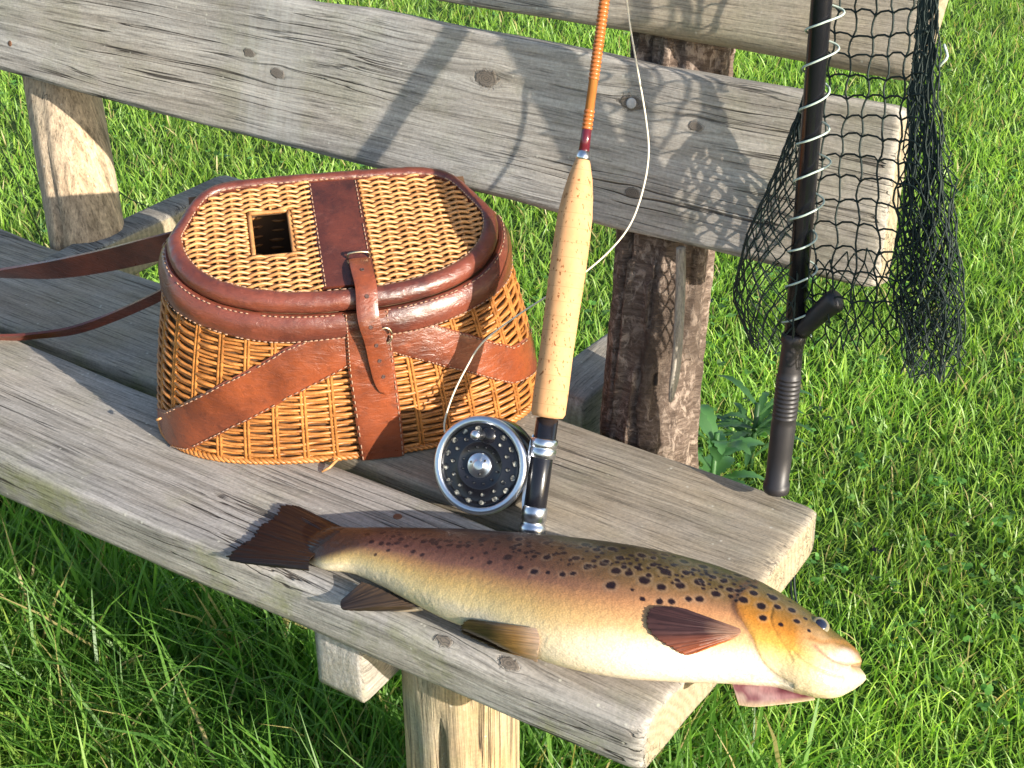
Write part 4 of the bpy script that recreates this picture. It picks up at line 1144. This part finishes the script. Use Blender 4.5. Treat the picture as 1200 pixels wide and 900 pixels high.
# ---------------------------------------------------------------- landing net
net = thing('landing_net', (-.04, .35, -.02), 'folded landing net with black handle and green mesh hanging on the bench back', 'landing net')
def pole_pt(px, py):
    d = ray(px, py); n = np.array([0, 1, -.10]); return CAM + d * (.322 - n @ CAM) / (n @ d)
M_MESH = plain('dark_green_twine', (.010, .020, .017), .6, 0, .35, 200, .3)
M_CORD = plain('pale_cord', (.40, .48, .42), .6, 0, .2, 300, .3)
PT, PM, PB = pole_pt(968, -60), pole_pt(930, 395), pole_pt(909, 577)
def tubeobj(name, pts, r, mat, sides=24, parent=net):
    mb = MB(); mb.tube(pts, r, sides, up=(1, 0, 0)); return mb.build(name, mat, parent)
PTT = PT + (PT - PM) * .6
tubeobj('handle_tube', [PTT, PT, PM], [.0084, .0084, .0084], M_BLK)
gd = PB - PM; gl = np.linalg.norm(gd); gd /= gl
pf = [(-.004, .0085), (-.002, .0105), (.004, .0108), (.006, .0092), (.010, .0094), (.03, .0100)]
k = .036
while k < .078:
    pf += [(k, .0102), (k + .0007, .0110), (k + .0020, .0110), (k + .0027, .0100)]; k += .0042
pf += [(.082, .0110), (.11, .0108), (gl * .93, .0105), (gl * .935, .0118), (gl * .97, .0120), (gl * .99, .0112), (gl, .007)]
tubeobj('grip', [PM + gd * a for a, r in pf], [r for a, r in pf], M_BLKM, 28)
# pivot arm by the top of the grip
p0 = pole_pt(938, 388); p1 = pole_pt(955, 372); p2 = pole_pt(975, 355); p3 = pole_pt(984, 350)
tubeobj('pivot_arm', smooth_path([p0, p1, p2, p3], 12), np.interp(np.linspace(0, 1, 12), [0, .3, .8, 1], [.008, .0085, .0105, .006]), M_BLKM, 14)
# spiral cord round the handle
mb = MB(); n_ = 520; tt = np.linspace(0, 1, n_)
turns = 10.5
PL = lerp(PM + (PT - PM) * .02, PT, 0)
base = PM[None] * (1 - tt[:, None]) + PT[None] * tt[:, None]
base = base + (PM - base[0]) * 0
pax = (PT - PM) / np.linalg.norm(PT - PM); e1 = np.cross(pax, [0, 1, 0]); e1 /= np.linalg.norm(e1); e2 = np.cross(pax, e1)
ph_ = 2 * np.pi * turns * tt + .35 * np.sin(tt * 23)
rad = .0105 + .0045 * (.5 + .5 * np.sin(tt * 11 + 1)) * (np.cos(ph_ + .2) > -2)
rad = rad + .004 * np.clip(np.cos(ph_ - np.pi * .0), 0, 1)
# loops bag outwards on the right-hand side
right = CM[0] - pax * (CM[0] @ pax); right /= np.linalg.norm(right); back_ = np.cross(pax, right)
if back_ @ CM[2] < 0: back_ = -back_
cr_ = np.cos(ph_); sr_ = np.sin(ph_)
cord = base + right[None] * ((.0104 + .008 * np.clip(cr_, 0, 1) * (.6 + .4 * np.sin(tt * 17)))[:, None] * cr_[:, None]) + back_[None] * (.0106 * sr_)[:, None]
mb.tube(cord, .0009, 6); mb.build('wound_cord', M_CORD, net)

def net_sheet(fn, nu, nv, r=.00068, seed=0, square=False, jit=.1):
    """knotted mesh: hexagon-ish cells; fn(a,b) -> point, a across 0..1, b down 0..1"""
    rs = np.random.default_rng(seed); mb = MB(); pt = {}
    def K(i, j):
        if (i, j) not in pt:
            a_ = (i + (.5 if (j % 2 and not square) else 0) + rs.uniform(-jit, jit)) / nu; b_ = (j + rs.uniform(-jit, jit)) / nv
            pt[(i, j)] = np.array(fn(a_, b_))
        return pt[(i, j)]
    for j in range(nv):
        for i in range(nu):
            a0 = K(i, j)
            for (i2, j2) in (((i, j + 1), (i + 1, j)) if square else ((i, j + 1), (i + (1 if j % 2 else -1), j + 1))):
                if 0 <= i2 <= nu and j2 <= nv:
                    b0 = K(i2, j2); L__ = np.linalg.norm(b0 - a0); q_ = np.array([0, 0, 1.0]) * L__ * (.16 if (square and j2 == j) else 0) + rs.normal(0, .0006, 3)
                    s1_ = np.array([.35, 0, 0]) * L__ * .35 * (1 if (i + j) % 2 else -1) * (square and i2 == i)
                    mb.tube([a0, a0 * .72 + b0 * .28 + q_ * .8 + s1_ * .5, a0 * .28 + b0 * .72 + q_ * .8 + s1_ * .7, b0], r, 4, cap=False)
        
    for (i, j), p in pt.items():
        if rs.random() < .9:
            s_ = r * 1.9
            mb.add([p + (s_, 0, 0), p + (-s_, 0, 0), p + (0, s_, 0), p + (0, -s_, 0), p + (0, 0, s_), p + (0, 0, -s_)], [(0, 2, 4), (2, 1, 4), (1, 3, 4), (3, 0, 4), (2, 0, 5), (1, 2, 5), (3, 1, 5), (0, 3, 5)])
    return mb
def netp(px, py, d):           # point over the boards, d in front of the board face
    return atb(px, py, -d)
def sheet_main(a_, b_):
    py = -70 + b_ * 440
    xl = np.interp(py, [-70, 0, 130, 240, 330, 380], [968, 962, 945, 935, 928, 922]); xr = np.interp(py, [-70, 0, 200, 330, 380], [1094, 1088, 1076, 1072, 1078])
    px = xl + (xr - xl) * a_
    sag = 9 * math.sin(a_ * 3.1) * math.sin(b_ * 7) + 14 * b_ * a_
    return netp(px, py + sag, .020 + .052 * a_ + .006 * math.sin(a_ * 5 + b_ * 6))
net_sheet(sheet_main, 6, 17, seed=1, square=True, r=.00085).build('net_mesh', M_MESH, net)
def sheet_left(a_, b_):        # lobe bulging left of the handle
    py = 120 + b_ * 285
    wl_ = np.interp(b_, [0, .3, .55, .8, 1.0], [3, 32, 60, 72, 45]); cx = np.interp(py, [120, 405], [944, 926])
    ang = a_ * math.pi * 1.15
    return netp(cx - wl_ * math.sin(ang) ** .8 if math.sin(ang) > 0 else cx + 3, py + 10 * math.cos(ang), .022 + .026 * (-math.cos(ang)) * min(1, b_ * 1.6))
net_sheet(sheet_left, 12, 22, seed=2).build('net_mesh', M_MESH, net)
def bundle(seed, cxs, wds, y0, y1, dep, nu, nv, d0=.070, r=.00062):
    def fn(a_, b_):
        py = y0 + b_ * (y1 - y0); cx = np.interp(b_, np.linspace(0, 1, len(cxs)), cxs); w_ = np.interp(b_, np.linspace(0, 1, len(wds)), wds)
        ang = a_ * 2 * math.pi
        rr = w_ * (1 + .28 * math.sin(3 * ang + b_ * 9 + seed) + .15 * math.sin(5 * ang - b_ * 17))
        return netp(cx + rr * math.cos(ang), py + 9 * math.sin(ang * 2 + seed), d0 + dep * rr / 40 * math.sin(ang) * (.05 + .9 * b_ ** 4))
    return net_sheet(fn, nu, nv, seed=seed, r=r, jit=.3)
bundle(3, [1094, 1086, 1078, 1080, 1086, 1090], [7, 8, 12, 18, 24, 20], -80, 400, .028, 9, 27).build('net_mesh', M_MESH, net)
bundle(4, [1097, 1090, 1084, 1088, 1092, 1090], [9, 9, 14, 28, 38, 30], -80, 432, .035, 11, 26).build('net_mesh', M_MESH, net)
bundle(5, [1092, 1082, 1074, 1074, 1080, 1090], [6, 8, 10, 15, 22, 26], -80, 440, .02, 6, 30).build('net_mesh', M_MESH, net)
bundle(6, [1090, 1096, 1092, 1092, 1088], [5, 14, 24, 38, 30], 150, 436, .03, 8, 15).build('net_mesh', M_MESH, net)
def low(a_, b_):               # slack mesh crossing below the board between the lobes
    px = 925 + a_ * 190; py = 318 + b_ * 85 + 26 * math.sin(a_ * math.pi) * (b_ - .4) - 12 * math.sin(a_ * 3.14)
    return netp(px, py, .03 + .03 * a_ + .012 * math.sin(a_ * 9 + b_ * 4))
net_sheet(low, 12, 8, seed=9, jit=.3).build('net_mesh', M_MESH, net)
mb = MB(); mb.tube(smooth_path([netp(1106, 52, .05), netp(1110, 66, .052), netp(1104, 74, .052), netp(1100, 78, .05)], 10), .0012, 6); mb.build('net_knot', M_CORD, net)
mb = MB(); mb.tube(smooth_path([netp(1077, 258, .06), netp(1082, 268, .062), netp(1088, 275, .06)], 8), .0013, 6); mb.build('net_knot', M_CORD, net)
# tail of black cord hanging below the seat end
tubeobj('cord_end', smooth_path([at(930, 640, -.06), aty(931, 690, .33), aty(936, 715, .32)], 10), .0012, M_MESH, 6)
tubeobj('cord_end', smooth_path([at(926, 640, -.06), aty(927, 690, .33), aty(930, 712, .32)], 10), .0012, M_MESH, 6)

# ---------------------------------------------------------------- ground and grass
M_SOIL = NT('turf_soil'); t = M_SOIL
a1 = t.noise(t.scaled((6, 6, 6)), 1, 5, .6)
t.set(color=t.mix(a1, (.025, .045, .012), (.06, .11, .025)), rough=.95, spec=.1)
gx, gy = np.meshgrid(np.linspace(-60, 60, 121), np.linspace(-60, 60, 121), indexing='ij')
mb = MB(); gz = GROUND + .0 * gx
mb.grid(np.stack([gx, gy, gz], -1)); ground = mb.build('ground', M_SOIL.m); ground['kind'] = 'structure'

def grass_mesh(name, N, sampler, hfun, wfun, mat, seed, lean=.5, bend=.6, palette=None):
    r = np.random.default_rng(seed)
    X = sampler(r, N); N = len(X)
    H = hfun(X, r) * r.uniform(.55, 1.25, N); W = wfun(X, r) * r.uniform(.6, 1.3, N)
    az = r.uniform(0, 2 * np.pi, N)
    la = az + r.normal(0, .9, N); ln = np.abs(r.normal(0, lean, N)); bd = np.abs(r.normal(bend, .35, N))
    side = np.stack([-np.sin(az), np.cos(az), np.zeros(N)], -1)
    dirh = np.stack([np.cos(la), np.sin(la), np.zeros(N)], -1)
    lv = np.array([0, .35, .7, 1.0]); V = np.zeros((N, 7, 3)); k = 0
    for i, f in enumerate(lv):
        tilt = np.minimum(ln + bd * f, 1.45)
        hor = np.sin(np.minimum(ln + bd * f * .5, 1.4)) * f; ver = np.cos(np.minimum(ln + bd * f * .5, 1.4)) * f
        c = X + dirh * (H * hor)[:, None] + np.array([0, 0, 1.0]) * (H * ver)[:, None]
        if f < 1:
            ww = W * (1 - .55 * f) * .5
            V[:, k] = c - side * ww[:, None]; V[:, k + 1] = c + side * ww[:, None]; k += 2
        else: V[:, k] = c
    b0 = (np.arange(N) * 7)[:, None]
    Q = np.array([[0, 1, 3, 2], [2, 3, 5, 4]]); T3 = np.array([4, 5, 6])
    loops = np.concatenate([(b0 + Q[0]), (b0 + Q[1]), (b0 + T3)], 1).ravel()
    tot = np.tile([4, 4, 3], N); st = np.concatenate([[0], np.cumsum(tot)[:-1]])
    me = bpy.data.meshes.new(name)
    me.vertices.add(N * 7); me.vertices.foreach_set('co', V.astype(np.float32).ravel())
    me.loops.add(len(loops)); me.loops.foreach_set('vertex_index', loops.astype(np.int32))
    me.polygons.add(3 * N); me.polygons.foreach_set('loop_start', st.astype(np.int32)); me.polygons.foreach_set('loop_total', tot.astype(np.int32))
    me.polygons.foreach_set('use_smooth', np.ones(3 * N, bool))
    me.update(calc_edges=True)
    pal = np.array(palette); w_ = r.dirichlet(np.ones(len(pal)) * .6, N); c = w_ @ pal
    patchn = fbm(np.stack([X[:, 0] * 3.2, X[:, 1] * 3.2, X[:, 2] * 0], -1), 5, 3)[:, None]
    c = c * (1 + .35 * patchn)
    dry = (r.random(N) < .06)[:, None]; c = np.where(dry, np.array([.36, .30, .13]), c)
    cc = np.ones((N, 7, 4), np.float32); cc[:, :, :3] = c[:, None]
    # pale sheath low on each blade
    cc[:, 0:2, :3] = cc[:, 0:2, :3] * .75 + np.array([.05, .05, .01])
    ca_ = me.color_attributes.new('tint', 'FLOAT_COLOR', 'POINT'); ca_.data.foreach_set('color', cc.ravel())
    me.materials.append(mat); o = bpy.data.objects.new(name, me); COL.objects.link(o); o['kind'] = 'stuff'
    return o
M_GR = NT('grass_blade'); t = M_GR
va = t.n('ShaderNodeVertexColor', layer_name='tint').outputs[0]
t.set(color=va, rough=.42, spec=.4)
tr = t.n('ShaderNodeBsdfTranslucent', {'Color': t.mix(1.0, va, (1.9, 2.0, 1.0), 'MULTIPLY')})
mx = t.n('ShaderNodeMixShader', {0: .42, 1: t.b.outputs[0], 2: tr.outputs[0]})
t.t.links.new(mx.outputs[0], t.out.inputs[0])

def view_sampler(r, N):            # over the lawn, denser where nearer
    d = r.uniform(0, 1, N); dist = .45 + 6.4 * d ** 1.4
    fw = np.array([-.46, .7255]); fw /= np.linalg.norm(fw); rt = np.array([fw[1], -fw[0]])
    lat = r.uniform(-1, 1, N) * (.55 + .58 * dist)
    P = CAM[:2] + np.outer(dist, fw) + np.outer(lat, rt)
    return np.concatenate([P, np.full((N, 1), GROUND)], 1)
def h_lawn(X, r):
    cx_ = fbm(np.stack([X[:, 0] * 2.6, X[:, 1] * 2.6, X[:, 0] * 0], -1), 3, 3)
    near = np.clip(1 - (X[:, 1] + .05) / .45, 0, 1)
    return .045 + .016 * cx_ + .065 * near
def w_lawn(X, r):
    d = np.hypot(X[:, 0] - CAM[0], X[:, 1] - CAM[1]); return .0021 + .0006 * d
PAL = [(.14, .28, .03), (.24, .39, .045), (.38, .49, .10), (.06, .155, .025), (.24, .38, .11)]
grass_mesh('grass', 290000, view_sampler, h_lawn, w_lawn, M_GR.m, 11, lean=.55, bend=.7, palette=PAL)
def tall_sampler(r, N):
    x = r.uniform(-1.5, .75, N); y = r.uniform(-.45, .12, N)
    x2 = x; keep = (r.random(N) < np.clip(.35 + 1.1 * fbm(np.stack([x * 5, y * 5, x * 0], -1), 8, 2), .06, 1))
    P = np.stack([x2, y, np.full(N, GROUND)], -1); return P[keep]
def h_tall(X, r): return .15 + .05 * fbm(np.stack([X[:, 0] * 4, X[:, 1] * 4, X[:, 0] * 0], -1), 4, 2) - .05 * (X[:, 0] > .0)
def shade_grass_sampler(r, N):
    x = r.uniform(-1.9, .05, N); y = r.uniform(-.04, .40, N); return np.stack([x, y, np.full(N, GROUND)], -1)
grass_mesh('shade_tinted_tall_grass', 10000, shade_grass_sampler, lambda X, r: .21 + .07 * fbm(np.stack([X[:, 0] * 4, X[:, 1] * 4, X[:, 0] * 0], -1), 4, 2) - .06 * (X[:, 1] > .25), lambda X, r: .0036 + .003 * r.random(len(X)) ** 3, M_GR.m, 15, lean=.38, bend=.8,
           palette=[(.05, .13, .02), (.09, .21, .03), (.15, .29, .05)])  # darker greens paint the shade under the bench into these blades
grass_mesh('long_grass', 26000, tall_sampler, h_tall, lambda X, r: .0034 + .0042 * r.random(len(X)) ** 3, M_GR.m, 12, lean=.42, bend=.9, palette=PAL + [(.13, .24, .06)])

# clover and other small round leaves in the sward
def leaves(N, seed):
    r = np.random.default_rng(seed); X = view_sampler(r, N * 3)
    k = fbm(np.stack([X[:, 0] * 4, X[:, 1] * 4, X[:, 0] * 0], -1), 14, 3) > .05
    X = X[k][:N]; N = len(X)
    V = []; F = []; C_ = []
    a_ = np.linspace(0, 2 * np.pi, 6, endpoint=False)
    for q in range(3):
        th = r.uniform(0, 6.28, N) if q == 0 else th + 2.094
        rad = r.uniform(.0022, .0045, N) if q == 0 else rad
        hz_ = r.uniform(.020, .058, N) if q == 0 else hz_
        c = X + np.stack([np.cos(th) * rad, np.sin(th) * rad, hz_ - X[:, 2] * 0], -1)
        tl = r.normal(0, .35, (N, 2))
        ring = c[:, None] + np.stack([np.cos(a_)[None] * rad[:, None], np.sin(a_)[None] * rad[:, None], np.cos(a_)[None] * rad[:, None] * tl[:, :1] + np.sin(a_)[None] * rad[:, None] * tl[:, 1:]], -1)
        V.append(ring)
    V = np.concatenate(V).reshape(-1, 3); F = np.arange(len(V)).reshape(-1, 6)
    base = np.array([(.10, .24, .045)]) * (1 + .4 * r.normal(0, 1, (N, 1))); base = np.clip(base, .015, .3)
    c = np.tile(np.repeat(base[:, None], 6, 1).reshape(-1, 3), (3, 1))
    o = mesh_obj('clover', V, F, M_GR.m, None, cols=c); o['kind'] = 'stuff'
leaves(5500, 5)

# a jagged thistle behind the seat, by the barked post
def leafblade(mb, base, dirh, L, W, up, lobes, col, rr):
    n = 18; tt_ = np.linspace(0, 1, n); d = np.array(dirh, float); d /= np.linalg.norm(d); sd = np.cross(d, [0, 0, 1]); sd /= np.linalg.norm(sd)
    mid = base + np.outer(tt_ * L, d) + np.outer(up * np.sin(tt_ * 2.3) * L, [0, 0, 1])
    w_ = W * np.sin(np.pi * np.clip(tt_ * .93 + .05, 0, 1)) ** .8 * (.55 + .45 * np.abs(np.sin(tt_ * lobes * np.pi)))
    G = np.array([mid + sd * (w_ * q)[:, None] + np.array([0, 0, 1]) * (abs(q) * .18 * w_)[:, None] for q in (-1, -.5, 0, .5, 1)])
    mb.grid(G, col=np.array(col))
def weed(cx, cy, label, leafn, L, W, lobes, col, seed, name, cat, z0=.01, z1=.13):
    r = np.random.default_rng(seed)
    root = thing(name, (cx, cy, GROUND), label, cat)
    for k in range(leafn):
        mb = MB(); a_ = 2 * math.pi * k / leafn + r.uniform(-.3, .3)
        leafblade(mb, np.array([cx, cy, GROUND + r.uniform(z0, z1)]), (math.cos(a_), math.sin(a_), 0), L * r.uniform(.7, 1.2), W * r.uniform(.8, 1.2), r.uniform(.15, .6), lobes, np.array(col) * r.uniform(.75, 1.25), r)
        mb.build('leaf', M_GR.m, root)
    mb = MB(); mb.tube([(cx, cy, GROUND), (cx, cy, GROUND + z1)], .004, 8, col=np.array(col)); mb.build('stem', M_GR.m, root)
p = at(838, 530, -.28); weed(p[0], p[1], 'pale green thistle with jagged leaves growing beside the barked post', 15, .066, .013, 6, (.075, .18, .06), 3, 'thistle', 'weed', .10, .20)
p = at(885, 500, -.36); weed(p[0], p[1], 'dark bushy weed growing just left of the net grip', 22, .07, .008, 5, (.045, .11, .04), 4, 'leafy_weed', 'weed')
# dry stalks by the left post
def stalk(pts, r_, lab):
    mb = MB(); P = smooth_path(pts, 14); mb.tube(P, np.linspace(r_, r_ * .5, 14), 6, col=np.array((.10, .13, .05)))
    o = mb.build('grass_stalk', M_GR.m); o['label'] = lab; o['category'] = 'grass stalk'; return o
stalk([aty(70, 330, .50), aty(32, 240, .50), aty(-5, 160, .50)], .0016, 'thick dark grass stalk crossing the lawn left of the bare log post, lower one')
stalk([aty(60, 250, .52), aty(35, 190, .52), aty(8, 130, .52), aty(-15, 105, .52)], .0012, 'thin dark grass stalk just left of the bare log post, upper one')
stalk([aty(130, 218, .50), aty(150, 232, .50), aty(176, 243, .50)], .0012, 'short straw coloured stalk right of the bare log post')
